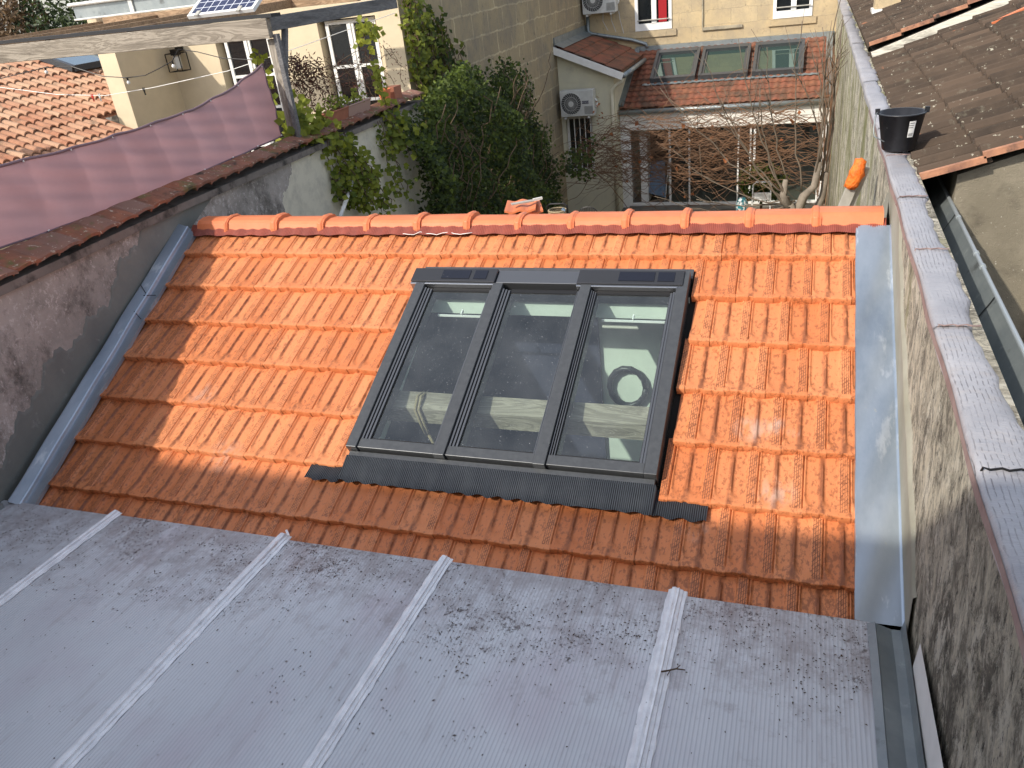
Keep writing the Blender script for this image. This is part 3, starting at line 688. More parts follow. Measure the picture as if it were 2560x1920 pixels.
for q in range(16):
    y=2.17-.42*q; u=(y+5)/7.2; p=Vector(scf(u,1)); ey.tube([p+Vector((.012,-.003,-.012)),p+Vector((.016,.003,-.006))],.006,7)
    p=Vector(scf(u,0)); ey.tube([p+Vector((.012,-.006,.006)),p+Vector((.018,.006,.012))],.006,7)
ey.pieces('eyelet',m_white,cl_)

# ---------------- pergola ----------------
pg=thing('timber_pergola','weathered grey timber pergola with a thick front beam','pergola',(-.4,2.2,1.4))
b=MB(); b.beam((-6.2,2.2,1.460+.02),(-.215,2.2,1.447),.07,.175); b.build('front_beam',m_wood,pg,bevel=.006)
b=MB(); b.beam((-6.2,2.26,1.60),(-.16,2.26,1.552),.16,.03); b.build('roofing_strip',M('black_felt',(.02,.02,.022),.7,bump=.2),pg)
b=MB(); b.beam((-.33,2.30,1.475),(-.33,5.15,1.475),.06,.13); b.build('side_beam',m_woody,pg,bevel=.005)
b=MB(); b.beam((-.26,2.27,1.35),(-.26,2.27,GZ),.075,.075,(0,1,0)); b.build('post',m_woodz,pg,bevel=.004)
b=MB(); b.beam((-.19,2.24,1.39),(-.19,2.24,.3),.05,.05,(0,1,0)); b.build('post',m_woody,pg,bevel=.004)
b=MB(); b.beam((-.27,2.34,.98),(-.33,2.62,1.42),.05,.06); b.build('brace',m_woody,pg,bevel=.004)
b=MB()
for x0 in (-5.2,-4.1,-3.0,-1.9): b.beam((x0,2.25,1.53),(x0,5.38,1.60),.055,.10)
b.pieces('rafter',m_woodb,pg)
b=MB(); b.beam((-5.05,5.30,1.63),(-.9,5.30,1.60),.09,.13); b.build('wall_plate',m_woodb,pg,bevel=.005)
# solar panel
sp=thing('solar_panel','small tilted solar panel with white frame lines on top of the pergola','solar panel',(-.7,2.3,1.65))
ca,sa=math.cos(.56),math.sin(.56)
def SP(x,v,n=0): return (x+ .10*v,2.20+v*ca-n*sa,1.597+v*sa+n*ca)
def spb(mb,x0,x1,v0,v1,n0,n1):
    mb.add([SP(x,v,n) for n in (n0,n1) for x,v in ((x0,v0),(x1,v0),(x1,v1),(x0,v1))],[(3,2,1,0),(4,5,6,7),(0,1,5,4),(1,2,6,5),(2,3,7,6),(3,0,4,7)])
m_=MB(); spb(m_,-1.10,-.34,0,.03,0,.035); spb(m_,-1.10,-.34,1.05,1.08,0,.035); spb(m_,-1.10,-1.07,.031,1.049,0,.035); spb(m_,-.37,-.34,.031,1.049,0,.035); m_.build('panel_frame',m_white,sp)
def pvmat():
    t=NT('photovoltaic_cells'); br=t.n('ShaderNodeTexBrick'); t.put(br.inputs['Vector'],t.comb(t.attr('tu'),t.attr('tv'))); br.offset=0
    br.inputs['Scale'].default_value=1; br.inputs['Brick Width'].default_value=.0875; br.inputs['Row Height'].default_value=.085; br.inputs['Mortar Size'].default_value=.004
    t.put(br.inputs['Color1'],(.02,.024,.06)); t.put(br.inputs['Color2'],(.026,.03,.075)); t.put(br.inputs['Mortar'],(.6,.62,.66)); return t.fin(br.outputs['Color'],.18,0,.6)
m_=MB(); m_.add([SP(-1.07,.03,.028),SP(-.37,.03,.028),SP(-.37,1.05,.028),SP(-1.07,1.05,.028)],[(0,1,2,3)]); m_.att('tu',4,[0.,.7,.7,0.]); m_.att('tv',4,[0.,0.,1.02,1.02]); m_.build('cell_sheet',pvmat(),sp)
m_=MB()
for x in (-.98,-.50): spb(m_,x-.02,x+.02,-.02,.05,.036,.046)
m_.pieces('clamp',m_pole,sp)

# ---------------- left house ----------------
lh=thing('cream_house','cream rendered house with french windows and zinc roof edge at top left','house',(-3,7,-1))
b=MB()
b.box(-5.67,-5.34,5.6,6.8,GZ,1.70)           # left pier + side wall of recess
b.box(-5.34,-4.42,6.8,7.0,GZ,1.70); b.box(-4.42,-3.40,6.8,7.0,1.22,1.70); b.box(-3.40,-2.50,6.8,7.0,GZ,1.70)
b.box(-2.50,-1.50,6.8,7.0,1.30,1.70); b.box(-1.50,-.915,6.8,7.0,GZ,1.70); b.box(-1.27,-.93,6.45,6.799,GZ,1.70)
b.build('wall',m_cream,lh)
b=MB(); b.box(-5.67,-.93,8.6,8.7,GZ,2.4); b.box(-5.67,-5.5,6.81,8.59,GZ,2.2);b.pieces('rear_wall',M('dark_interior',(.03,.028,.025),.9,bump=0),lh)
b=MB(); b.add([(-5.6,6.9,1.88),(-.92,6.9,1.88),(-.92,9.,2.4),(-5.6,9.,2.4)],[(0,1,2,3)]); b.build('roof',m_canal,lh)
b=MB(); b.box(-5.62,-.93,5.36,5.42,1.71,1.885); b.build('zinc_fascia',m_zincold,lh)
b=MB(); b.tube([(-5.66,5.33,1.905),(-.93,5.33,1.905)],.026,10); b.tube([(-5.64,5.345,1.706),(-.93,5.345,1.706)],.014,8)
for x in (-4.55,-3.05,-1.6): b.box(x-.035,x+.035,5.335,5.36,1.70,1.90)
b.build('gutter_lip',m_whiteobj,lh,smooth=False)
def french(x0,x1,y,zt,rails,leafs=2):
    f=MB(); fw=.055
    f.box(x0,x0+fw,y-.03,y+.03,GZ,zt); f.box(x1-fw,x1,y-.03,y+.03,GZ,zt); f.box(x0+fw,x1-fw,y-.03,y+.03,zt-fw,zt)
    xm=(x0+x1)/2; f.box(xm-.058,xm+.058,y-.035,y+.035,GZ,zt-fw-.001); f.box(xm-.012,xm+.012,y-.05,y-.036,GZ,zt-fw-.001)
    for r in rails:
        f.box(x0+fw+.001,xm-.059,y-.025,y+.025,r-.022,r+.022); f.box(xm+.059,x1-fw-.001,y-.025,y+.025,r-.022,r+.022)
    o=f.build('window',m_white,lh)
    g=MB(); g.box(x0+fw,x1-fw,y-.004,y+.004,GZ,zt-fw); g.build('pane',m_darkglass,o)
french(-2.42,-1.56,6.92,1.28,(.62,.12,-.5)); french(-4.32,-3.46,6.92,1.21,(.60,.10,-.5))
# lantern
la=thing('wall_lantern','black cage wall lantern with a pale candle tube on the cream recess wall','lantern',(-5.1,6.72,.95))
m_=MB(); c=(-5.1,6.66,.95)
for dx in (-.13,.13):
    for dy in (-.1,.1): m_.beam((c[0]+dx,c[1]+dy-.03,.79),(c[0]+dx,c[1]+dy-.03,1.06),.012,.012,(0,1,0))
for zz in (.79,1.06):
    for dy in (-.13,.07): m_.beam((c[0]-.13,c[1]+dy,zz),(c[0]+.13,c[1]+dy,zz),.012,.012)
    for dx in (-.13,.13): m_.beam((c[0]+dx,c[1]-.13,zz),(c[0]+dx,c[1]+.07,zz),.012,.012)
m_.box(c[0]-.06,c[0]+.06,c[1]-.08,c[1]+.03,1.03,1.12); m_.box(c[0]-.04,c[0]+.04,c[1]+.03,6.795,1.08,1.16); m_.build('cage',m_blackm,la)
m_=MB(); m_.lathe((c[0],c[1]-.03,.83),[(0,.0),(.055,0),(.055,.18),(0,.18)],14); m_.build('candle_tube',m_whiteobj,la,smooth=False)
# string lights and washing line
st_=thing('string_lights','thin black cable with clear bulbs hanging below the pergola beam','string lights',(-3.5,4,1))
P=[(-5.975,4,1.10),(-5.063,4,1.19),(-4.6,4,1.17),(-4.15,4,1.02),(-3.75,4,.975),(-3.45,4,.985),(-3.2,4,1.05),(-2.97,4,1.12),(-2.82,4,1.25),(-2.55,4,1.20),(-2.2,4,1.10),(-1.6,4,1.03)]
m_=MB(); m_.tube(P,.006,5); m_.build('cable',m_blackm,st_)
for p in (P[1],P[4],P[7]):
    m_=MB(); m_.tube([(p[0],4,p[2]),(p[0],4,p[2]-.035)],.012,6); m_.build('bulb_socket',m_blackm,st_)
    m_=MB(); m_.lathe((p[0],4,p[2]-.085),[(0,0),(.018,.008),(.024,.025),(.016,.045),(.01,.05)],10); m_.build('bulb',M('clear_bulb',(.7,.7,.68),.1,bump=0),st_,smooth=True)
P=[(-5.975,3.9,1.02),(-4.9,3.9,.85),(-4.1,3.9,.79),(-3.3,3.9,.84),(-2.1,3.9,.96),(-1.2,3.9,1.12),(-.33,5.1,1.36)]
m_=MB(); m_.tube(P,.0045,5); tag(m_.build('washing_line',m_white),'white washing line running behind the mauve screen','washing line')
for (x,zz,mt,lb) in ((-4.32,.80,M('red_plastic',(.5,.03,.02),.5,bump=0),'red clothes peg on the washing line'),(-4.2,.80,m_whiteobj,'pale clothes peg next to the red one on the washing line'),(-3.45,.83,m_blackm,'dark clothes peg by the left cream pier on the washing line')):
    m_=MB(); m_.beam((x-.012,3.9,zz+.02),(x+.008,3.9,zz-.07),.012,.012,(0,1,0)); m_.beam((x+.016,3.9,zz+.02),(x+.0,3.9,zz-.07),.010,.012,(0,1,0)); tag(m_.build('clothes_peg',mt),lb,'peg')

# canal tile roof far left
cr=thing('canal_tile_roof','pale terracotta canal tile roof with a small skylight at far left','roof',(-7,6,1))
m_=MB(); y=1.5; i=0
def CZ(x): return .31+(-5.7-x)*.36
while y<8.2:
    for j in range(-6 if y<5.2 else 0,10):
        xh=-5.72-j*.265; x0=xh+.0; x1=xh-.30; rnd=R.random(); dz=R.uniform(-.004,.006)
        def tf(u,v,x0=x0,x1=x1,y=y,dz=dz):
            a=math.pi*u; r=.066-.008*v; x=x0+(x1-x0)*v
            return (x,y+r*-math.cos(a),CZ(x)+.025*(1-v)+r*.85*math.sin(a)+dz)
        if True: 
            n0=len(m_.v); m_.grid(tf,7,2); m_.grid(lambda u,v,tf=tf:Vector(tf(u,0))-Vector((0,0,.02*v)),7,1); m_.att('rnd',len(m_.v)-n0,rnd)
    y+=.152
m_.add([(-5.7,1.4,CZ(-5.7)),(-5.7,8.2,CZ(-5.7)),(-8.3,8.2,CZ(-8.3)),(-8.3,1.4,CZ(-8.3))],[(0,1,2,3)])
m_.build('tile_covering',m_canal,cr,smooth=True)
m_=MB()
def CP(x,y,n): return (x+.339*n,y,CZ(x)+.94*n)
x0,x1,y0,y1=-7.25,-8.2,6.55,7.45
for a in (((x0,y0),(x1,y0)),((x0,y1),(x1,y1)),((x0,y0),(x0,y1)),((x1,y0),(x1,y1))):
    m_.beam(CP(*a[0],.12),CP(*a[1],.12),.08,.10)
o=m_.build('skylight_frame',m_grey,cr)
m_=MB(); m_.add([CP(x0,y0,.14),CP(x0,y1,.14),CP(x1,y1,.14),CP(x1,y0,.14)],[(0,1,2,3)]); m_.build('pane',M('sky_glass',(.25,.33,.38),.12,.6,bump=0),o)
b=MB(); b.box(-8.3,-4.3,1.5,5.3,GZ,-.35); b.build('wall',m_cream,cr)
b=MB(); b.add([(-5.7,1.4,CZ(-5.7)),(-4.15,1.4,CZ(-4.15)),(-4.15,5.35,CZ(-4.15)),(-5.7,5.35,CZ(-5.7))],[(0,1,2,3)]); b.build('roof_deck',m_canal,cr)

# ---------------- stone party building (dark flank) ----------------
sg=thing('stone_gable','tall grey ochre stone flank wall behind the ivy','building',(-2,12,0))
b=MB(); b.box(-4.9,-.90,6.85,7.0,1.75,1.76); b.v=[];b.f=[]
b.box(-1.25,-.90,6.81,17.0,GZ,2.2); b.build('wall',m_darkstone,sg)
b=MB(); b.box(-1.35,-.86,6.79,17.,2.2,2.3); b.build('coping',m_midtile,sg)
# ---------------- far stone house ----------------
fh=thing('stone_house','pale limestone house with white windows at the end of the courtyard','house',(2,17,0))
WN=[(.40,1.31,-.06,1.25),(3.70,4.58,-.05,1.2)]
b=MB()
def wallstrip(mb,x0,x1,z0,z1): mb.box(x0,x1,17.,17.3,z0,z1)
wallstrip(b,-.9,.40,GZ,3.2); wallstrip(b,.40,1.31,GZ,-.06); wallstrip(b,.40,1.31,1.25,3.2); wallstrip(b,1.31,3.70,GZ,3.2); wallstrip(b,3.70,4.58,GZ,-.05); wallstrip(b,3.70,4.58,1.2,3.2); wallstrip(b,4.58,6.2,GZ,3.2)
b.build('wall',m_palestone,fh)
b=MB(); b.box(.30,1.42,16.96,16.999,-.22,-.07); b.box(3.60,4.68,16.96,16.999,-.21,-.06); b.pieces('sill',m_palestone,fh)
b=MB(); b.box(2.05,3.0,16.95,16.999,-.17,-.10); b.box(2.04,2.07,16.96,16.999,-.10,1.2); b.pieces('stone_moulding',M('stained_ledge',(.24,.21,.16),.95,c2=(.42,.36,.25),s=6),fh)
for x0,x1,z0,z1 in WN:
    f=MB(); fw=.075; y=17.02
    f.box(x0,x0+fw,y-.05,y+.05,z0,z1); f.box(x1-fw,x1,y-.05,y+.05,z0,z1); f.box(x0+fw,x1-fw,y-.05,y+.05,z0,z0+.16); f.box(x0+fw,x1-fw,y-.05,y+.05,z1-fw,z1)
    xm=(x0+x1)/2+.02; f.box(xm-.06,xm+.06,y-.06,y+.04,z0+.161,z1-fw-.001)
    o=f.build('window',m_white,fh)
    g=MB(); g.box(x0+fw,x1-fw,y+.02,y+.03,z0+.16,z1-fw); g.build('pane',m_darkglass,o)
    g=MB(); g.tube([(x0+.06,16.93,z0+.24),(x1-.03,16.93,z0+.24)],.014,6); g.build('guard_bar',m_pole,o)
    if x0<1: g=MB(); g.box(x1-.33,x1-.13,y+.005,y+.018,z0+.17,z1-.1); g.build('curtain',m_red,o)
# ---------------- annex ----------------
an=thing('courtyard_annex','small pale annex with sloping clay tile roof and barred window','building',(-.3,15,-2))
wx0,wx1,wz0,wz1=-.80,-.16,-2.86,-1.58
b=MB(); b.box(-.90,wx0,14.2,14.4,GZ,0.0); b.box(wx0,wx1,14.2,14.4,GZ,wz0); b.box(wx0,wx1,14.2,14.4,wz1,-.35); b.box(wx1,.40,14.2,14.4,GZ,-.5)
b.prism([(-.90,0.0),(.40,-.5),(.40,-.6),(-.90,-.6)],1,14.195,14.2) if False else None
b.box(.30,.40,14.4,16.99,GZ,-.52)
b.add([(-.9,14.19,.0),(-.9,14.19,-.8),(.4,14.19,-.8),(.4,14.19,-.52)],[(0,1,2,3)])
b.build('wall',m_white_r,an)
f=MB(); y=14.28
for x in (wx0,wx1-.05): f.box(x,x+.05,y,y+.05,wz0,wz1)
f.box(wx0+.05,wx1-.05,y,y+.05,wz0,wz0+.06); f.box(wx0+.05,wx1-.05,y,y+.05,wz1-.05,wz1); o=f.build('window',m_white,an)
g=MB(); g.box(wx0+.05,wx1-.05,y+.02,y+.03,wz0,wz1); g.build('pane',m_darkglass,o)
for q in range(5):
    g=MB(); x=wx0+.08+q*.13; g.tube([(x,14.17,wz0-.02),(x,14.17,wz1+.04)],.011,6); g.build('window_bar',m_white,o)
def AZ(x): return -.015-.42*(x+.9)
# its roof: courses stepping down to +x
m_=MB()
for j in range(5):
    xa=.62-.345*j; xb=xa-.36; 
    y=13.98; q=0
    while y<16.95:
        rnd=R.random(); w=.195
        def tf(u,v,xa=xa,xb=xb,y=y,w=w):
            x=xa+(xb-xa)*v; return (x,y+w*u,AZ(x)+.045+.028*(1-v)+.016*abs(math.sin(math.pi*u*2)))
        n0=len(m_.v); m_.grid(tf,6,2); m_.grid(lambda u,v,tf=tf:Vector(tf(u,0))-Vector((0,0,.035*v)),6,1); m_.att('rnd',len(m_.v)-n0,rnd)
        y+=w
m_.add([(.63,13.97,AZ(.63)+.02),(-.9,13.97,AZ(-.9)+.02),(-.9,17,AZ(-.9)+.02),(.63,17,AZ(.63)+.02)],[(0,1,2,3)])
m_.add([(.63,13.97,AZ(.63)+.02),(-.9,13.97,AZ(-.9)+.02),(-.9,17,AZ(-.9)-.02),(.63,17,AZ(.63)-.02)],[(0,3,2,1)])
m_.build('roof',m_midtile,an)
m_=MB(); m_.beam((-1.0,13.96,AZ(-1.0)-.05),(.66,13.96,AZ(.66)-.05),.03,.15); m_.build('verge_board',m_white,an)
m_=MB(); m_.beam((-.88,13.98,AZ(-.9)+.10),(-.88,17,AZ(-.9)+.10),.03,.22,(0,0,1)); m_.grid(lambda u,v:(-.88+.22*u,13.95+3.05*v,AZ(-.88+.22*u)+.09),2,4); m_.build('roof_flashing',m_zincold,an)
m_=MB(); m_.tube([(.69,13.95,-.70),(.69,17.,-.70)],.055,10); m_.build('gutter',m_zincold,an,smooth=True)
m_=MB(); m_.tube([(.64,14.0,-.76),(.60,14.05,-.84),(.46,14.1,-.92),(.36,14.13,-1.02),(.355,14.13,-1.2),(.355,14.13,-3.9)],.042,10); m_.build('downpipe',M('cream_pipe',(.66,.62,.48),.5,bump=0),an,smooth=True)
# ---------------- glazed extension ----------------
ex=thing('glazed_extension','red tiled extension with three roof windows above white sliding doors','building',(2.8,15,-2))
EA=math.atan2(1.0,2.4); CE,SE=math.cos(EA),math.sin(EA)
def EP(x,t,n=0.): return (x,14.6+t*CE-n*SE,-1.52+t*SE+n*CE)   # t up the slope
m_=MB(); nrow=11; gap=2.6/nrow
xs0=[.42+.0*i for i in range(nrow)]
for j in range(nrow):
    x=.44+.13*(j%2)*.0
    while x<5.02:
        rnd=R.random(); w=.155
        def tf(u,v,x=x,j=j,w=w): 
            t=j*gap-.01+(gap+.03)*v; return EP(x+w*u,t,.045*(1-v)+.020*math.sin(math.pi*u)**2-.0)
        n0=len(m_.v); m_.grid(tf,6,2); m_.grid(lambda u,v,tf=tf:Vector(tf(u,0))-Vector((0,.008*v,.03*v)),6,1); m_.att('rnd',len(m_.v)-n0,rnd)
        x+=w
m_.add([EP(.42,-.02,-.01),EP(5.06,-.02,-.01),EP(5.06,2.62,-.01),EP(.42,2.62,-.01)],[(0,1,2,3)])
m_.build('roof',m_midtile,ex)
def ebox(mb,x0,x1,t0,t1,n0,n1):
    mb.add([EP(x,t,n) for n in (n0,n1) for x,t in ((x0,t0),(x1,t0),(x1,t1),(x0,t1))],[(3,2,1,0),(4,5,6,7),(0,1,5,4),(1,2,6,5),(2,3,7,6),(3,0,4,7)])
for x0,x1 in ((1.0,2.06),(2.13,3.25),(3.35,4.46)):
    f=MB(); t0,t1=.96,2.24
    ebox(f,x0,x0+.07,t0,t1,.02,.17); ebox(f,x1-.07,x1,t0,t1,.02,.17); ebox(f,x0+.07,x1-.07,t0,t0+.09,.02,.16); ebox(f,x0+.07,x1-.07,t1-.14,t1,.02,.18)
    ebox(f,x0+.07,x0+.12,t0+.09,t1-.14,.02,.13); ebox(f,x1-.12,x1-.07,t0+.09,t1-.14,.02,.13)
    o=f.build('roof_window',m_grey,ex)
    g=MB(); ebox(g,x0+.12,x1-.12,t0+.09,t1-.14,.09,.10); g.build('pane',m_refl,o)
m_=MB(); m_.grid(lambda u,v:EP(.82+3.98*u,.86+.09*v,.052+.006*math.sin(u*150)),160,1); m_.build('apron_flashing',m_zincold,ex)
m_=MB(); m_.beam((.42,16.96,-.50),(5.1,16.96,-.50),.05,.16); m_.build('top_flashing',m_zincold,ex)
m_=MB(); m_.beam(EP(.46,0,.09),EP(.46,2.55,.09),.12,.05,(0,0,1)); m_.beam(EP(5.0,0,.09),EP(5.0,2.55,.09),.14,.05,(0,0,1)); m_.pieces('side_flashing',m_zincold,ex)
m_=MB(); m_.tube([(.42,14.53,-1.60),(5.06,14.53,-1.58)],.055,10); m_.build('gutter',m_zincold,ex,smooth=True)
m_=MB()
m_.box(.42,5.06,14.62,14.66,-1.86,-1.66); m_.box(.42,5.06,14.60,14.64,-2.03,-1.87)
m_.pieces('white_header',m_board,ex)
f=MB(); zt_,zb=-2.03,-3.86; y=14.70
for x,w in ((.58,.10),(1.56,.05),(2.02,.04),(3.14,.035),(3.41,.04),(3.50,.05),(4.95,.12)): f.box(x-w/2,x+w/2,y,y+.05,zb,zt_)
f.box(.53,5.0,y-.01,y+.06,zb-.04,zb+.05); f.box(.53,5.0,y-.01,y+.06,zt_-.03,zt_+.04)
o=f.build('sliding_door_frame',m_white,ex)
g=MB(); g.box(1.56,4.9,y+.02,y+.03,zb+.05,zt_-.03); g.build('pane',m_glass2,o)
b=MB(); b.box(.40,.55,14.66,17.,GZ,-1.7); b.box(5.0,5.06,14.66,17,GZ,-1.7); b.pieces('inner_wall',m_white,ex)
b=MB(); b.box(.8,.98,14.95,15.4,-3.85,-2.05); b.build('inner_pillar',m_white,ex)
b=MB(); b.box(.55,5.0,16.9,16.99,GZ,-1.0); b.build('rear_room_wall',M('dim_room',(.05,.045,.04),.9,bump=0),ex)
b=MB(); b.box(.55,5.0,14.66,16.9,GZ,-3.87); b.build('floor',M('brown_tiled_floor',(.17,.12,.075),.3,c2=(.22,.21,.20),s=2,bump=0),ex)
# drying rack with blue cloth
dr=thing('drying_rack','folding drying rack with a blue cloth inside the left sliding door','rack',(1.1,15.3,-3.5))
m_=MB()
for x in (.95,1.38):
    m_.tube([(x,15.0,-3.86),(x+.05,15.35,-2.95)],.012,6); m_.tube([(x,15.55,-3.86),(x+.05,15.25,-2.95)],.012,6)
m_.tube([(.97,15.35,-2.96),(1.44,15.35,-2.96)],.012,6); m_.build('rack_frame',m_white,dr)
m_=MB(); m_.grid(lambda u,v:(.92+.42*u+.06*v,15.32-.30*v+.01*math.sin(u*20),-2.93-.72*v-.12*u*v),14,8)
tag(m_.build('blue_cloth',m_blue,smooth=True),'blue speckled cloth draped over the drying rack','cloth')
# potted plant, chair, shopping bag near the tree
ch=thing('garden_chair','white tubular garden chair beside the fig tree','chair',(3.75,12.4,-3.4))
m_=MB(); m_.tube([(3.62,12.3,GZ),(3.62,12.4,-3.2),(3.62,12.5,-2.85),(3.68,12.5,-2.79),(3.92,12.5,-2.79),(3.98,12.5,-2.85),(3.98,12.4,-3.2),(3.98,12.3,GZ)],.016,8); m_.tube([(3.62,12.0,GZ),(3.62,12.,-3.42)],.016,6); m_.tube([(3.98,12.,GZ),(3.98,12.,-3.42)],.016,6); m_.build('chair_frame',m_white,ch,smooth=True)
m_=MB(); m_.box(3.62,3.98,11.95,12.42,-3.44,-3.41); m_.build('seat',m_white,ch)
m_=MB(); m_.box(3.64,3.96,12.42,12.46,-3.15,-3.0); m_.build('backrest',m_white,ch)
bg_=thing('plant_table','small dark garden table beneath the fig tree','table',(3.4,12,-3.4))
m_=MB(); m_.box(3.0,3.58,11.7,12.3,-3.32,-3.29); m_.build('tabletop',m_blackm,bg_)
for dx in (3.05,3.53):
    for dy in (11.75,12.25): q=MB(); q.beam((dx,dy,GZ),(dx,dy,-3.32),.03,.03,(0,1,0)); q.build('leg',m_blackm,bg_)
m_=MB(); m_.lathe((3.44,12.,-3.29),[(.0,0),(.10,0),(.13,.10),(.12,.22),(.06,.32),(.0,.32)],10)
tag(m_.build('shopping_bag',m_teal,smooth=True),'teal and red printed bag on the garden table','bag')

# air conditioners
def aircon(cxx,y,zb,s=1.,label='',word=True):
    w,h,dpt=.80*s,.58*s,.28*s
    t=thing('air_conditioner',label,'air conditioner',(cxx,y,zb),'outdoor air conditioning units')
    x0=cxx-w/2
    m_=MB(); m_.box(x0,x0+w,y-dpt,y,zb,zb+h); bo=m_.build('casing',m_whiteobj,t,bevel=.012)
    fx,fz,r=x0+w*.33,zb+h*.50,h*.43
    m_=MB(); nn=30
    m_.add([(fx,y-dpt-.004,fz)]+[(fx+r*math.cos(2*math.pi*k/nn),y-dpt-.004,fz+r*math.sin(2*math.pi*k/nn)) for k in range(nn)],[(0,k+1,(k+1)%nn+1) for k in range(nn)]); m_.build('fan_opening',m_fan,t)
    m_=MB()
    for k in range(26):
        a=2*math.pi*k/26; b_=a+.35
        m_.tube([(fx+.07*math.cos(a),y-dpt-.014,fz+.07*math.sin(a)),(fx+r*.6*math.cos(a+.12),y-dpt-.016,fz+r*.6*math.sin(a+.12)),(fx+r*math.cos(b_),y-dpt-.008,fz+r*math.sin(b_))],.0035,4)
    m_.tube([(fx+r*math.cos(2*math.pi*k/30),y-dpt-.008,fz+r*math.sin(2*math.pi*k/30)) for k in range(31)],.010,6)
    m_.tube([(fx+r*.62*math.cos(2*math.pi*k/30),y-dpt-.016,fz+r*.62*math.sin(2*math.pi*k/30)) for k in range(31)],.004,4)
    m_.lathe((fx,y-dpt-.01,fz),[(0,0)],3); 
    m_.build('fan_grille',m_whiteobj,t)
    m_=MB(); m_.add([(fx,y-dpt-.02,fz)]+[(fx+.065*math.cos(2*math.pi*k/16),y-dpt-.018,fz+.065*math.sin(2*math.pi*k/16)) for k in range(16)],[(0,k+1,(k+1)%16+1) for k in range(16)]); m_.build('fan_hub',m_whiteobj,t)
    m_=MB()
    for k in range(9): m_.box(x0+w*.72,x0+w*.97,y-dpt-.006,y-dpt-.001,zb+.05+k*.02,zb+.056+k*.02)
    m_.build('louvre',m_fan,t)
    m_=MB(); m_.box(x0+w*.66,x0+w*.86,y-dpt-.006,y-dpt-.001,zb+h*.48,zb+h*.59); pl_=m_.build('name_plate',m_shadeplate,t)
    if word:
        cu=bpy.data.curves.new('lettering','FONT'); cu.body='HITACHI'; cu.size=.042; cu.align_x='CENTER'; cu.align_y='CENTER'
        o_=bpy.data.objects.new('tmp',cu); S.collection.objects.link(o_); dg=bpy.context.evaluated_depsgraph_get()
        me=bpy.data.meshes.new_from_object(o_.evaluated_get(dg)); bpy.data.objects.remove(o_)
        lt=bpy.data.objects.new('lettering',me); me.materials.clear(); me.materials.append(m_white); S.collection.objects.link(lt); lt.parent=pl_
        lt.location=(w*.26,-dpt-.009,h*.535); lt.rotation_euler=(math.pi/2,0,0)
    m_=MB(); m_.box(x0+.08,x0+.12,y-dpt-.02,y+.25,zb-.05,zb-.012); m_.box(x0+w-.15,x0+w-.11,y-dpt-.02,y+.25,zb-.05,zb-.012); m_.pieces('bracket',m_whiteobj,t)
    m_=MB(); m_.tube([(x0+w+.0,y-.12,zb+h*.62),(x0+w+.045,y-.12,zb+h*.55),(x0+w+.045,y-.12,zb+h*.35),(x0+w,y-.12,zb+h*.25)],.018,6); m_.build('pipe_cover',m_white,t,smooth=True)
    return t
aircon(-.40,14.08,-1.50,.98,'grey white outdoor air conditioner on the annex wall above the barred window')
aircon(-.42,16.9,.46,1.05,'outdoor air conditioner high on the far stone house at the top edge',True)
m_=MB(); m_.tube([(-.80,16.93,.45),(-.80,16.9,.05),(-.70,16.9,-.02),(.3,16.92,-.24),(.66,16.93,-.36),(.70,16.9,-.45)],.045,8); tag(m_.build('drain_pipe',m_zincold,smooth=True),'dark grey pipe running down the far stone facade to the annex roof','pipe')
m_=MB()
for k in range(3): m_.tube([(-.4+.2*k,16.95,.45),(-.42+.22*k,16.97,.25),(-.30+.2*k,16.98,.02-.05*k)],.008,5)
tag(m_.build('cable_bundle',m_whiteobj),'thin cables hanging under the upper air conditioner','cable')

# ---------------- right wall ----------------
rw=thing('party_wall','old lichen streaked wall with embossed grey coping sheets on the right','wall',(5.17,0,-1))
m_=MB()
def wz(u,v):
    y=-6.2+23.2*u; z_=GZ+(.315-GZ)*v
    return (5.123+.004*math.sin(y*3.1+z_*2)+.003*math.sin(y*11+z_*7),y,z_)
m_.grid(wz,260,24); m_.add([(5.27,-6.2,GZ),(5.27,17,GZ),(5.27,17,.315),(5.27,-6.2,.315)],[(0,1,2,3)]); m_.add([(5.125,-6.2,.315),(5.27,-6.2,.315),(5.27,17,.315),(5.125,17,.315)],[(0,1,2,3)])
m_.add([(5.125,-6.2,GZ),(5.27,-6.2,GZ),(5.27,-6.2,.315),(5.125,-6.2,.315)],[(0,1,2,3)])
m_.build('wall_body',m_rightwall,rw,smooth=True)
seam=[-6.2,-5.3,-4.5,-3.62,-2.74,-1.76,-.88,.02,.92,1.9,2.9,4.2,5.6,7.4,9.4,11.6,14,17]
for i,(a,c) in enumerate(zip(seam[:-1],seam[1:])):
    m_=MB(); lift=.006 if i%2 else 0
    def cf(u,v,a=a,c=c,lift=lift):
        y=a+(c+.02-a)*v
        ex_=.012*math.sin(y*4.3)+.008*math.sin(y*11.7)+.006*math.sin(y*29)
        pf=[(5.100,.275),(5.100,.318),(5.109,.331),(5.13,.334),(5.17,.336),(5.21,.333),(5.238+ex_,.326),(5.252+ex_,.312),(5.256+ex_,.275)]
        q=min(int(u*8+1e-6),8); x,z_=pf[q]
        return (x+.004*math.sin(y*6+2),y,z_+lift*(1-v)+.003*math.sin(y*17+q)+.0035*math.sin(y*7)+.012*ss(.5,0,y)*0)
    m_.grid(cf,8,max(6,int((c-a)*14)))
    o=m_.build('coping_sheet',m_coping,rw,smooth=True)
m_=MB(); 
for a,c in zip(seam[:10],seam[1:11]):
    m_.grid(lambda u,v:(5.0985-.001*v+.004*math.sin((a+(c-a)*u)*6+2),a+(c-a)*u,.318-.030*v-.01*math.sin((a+(c-a)*u)*5)**2*v),20,1)
m_.build('coping_edge',m_copedge,rw)
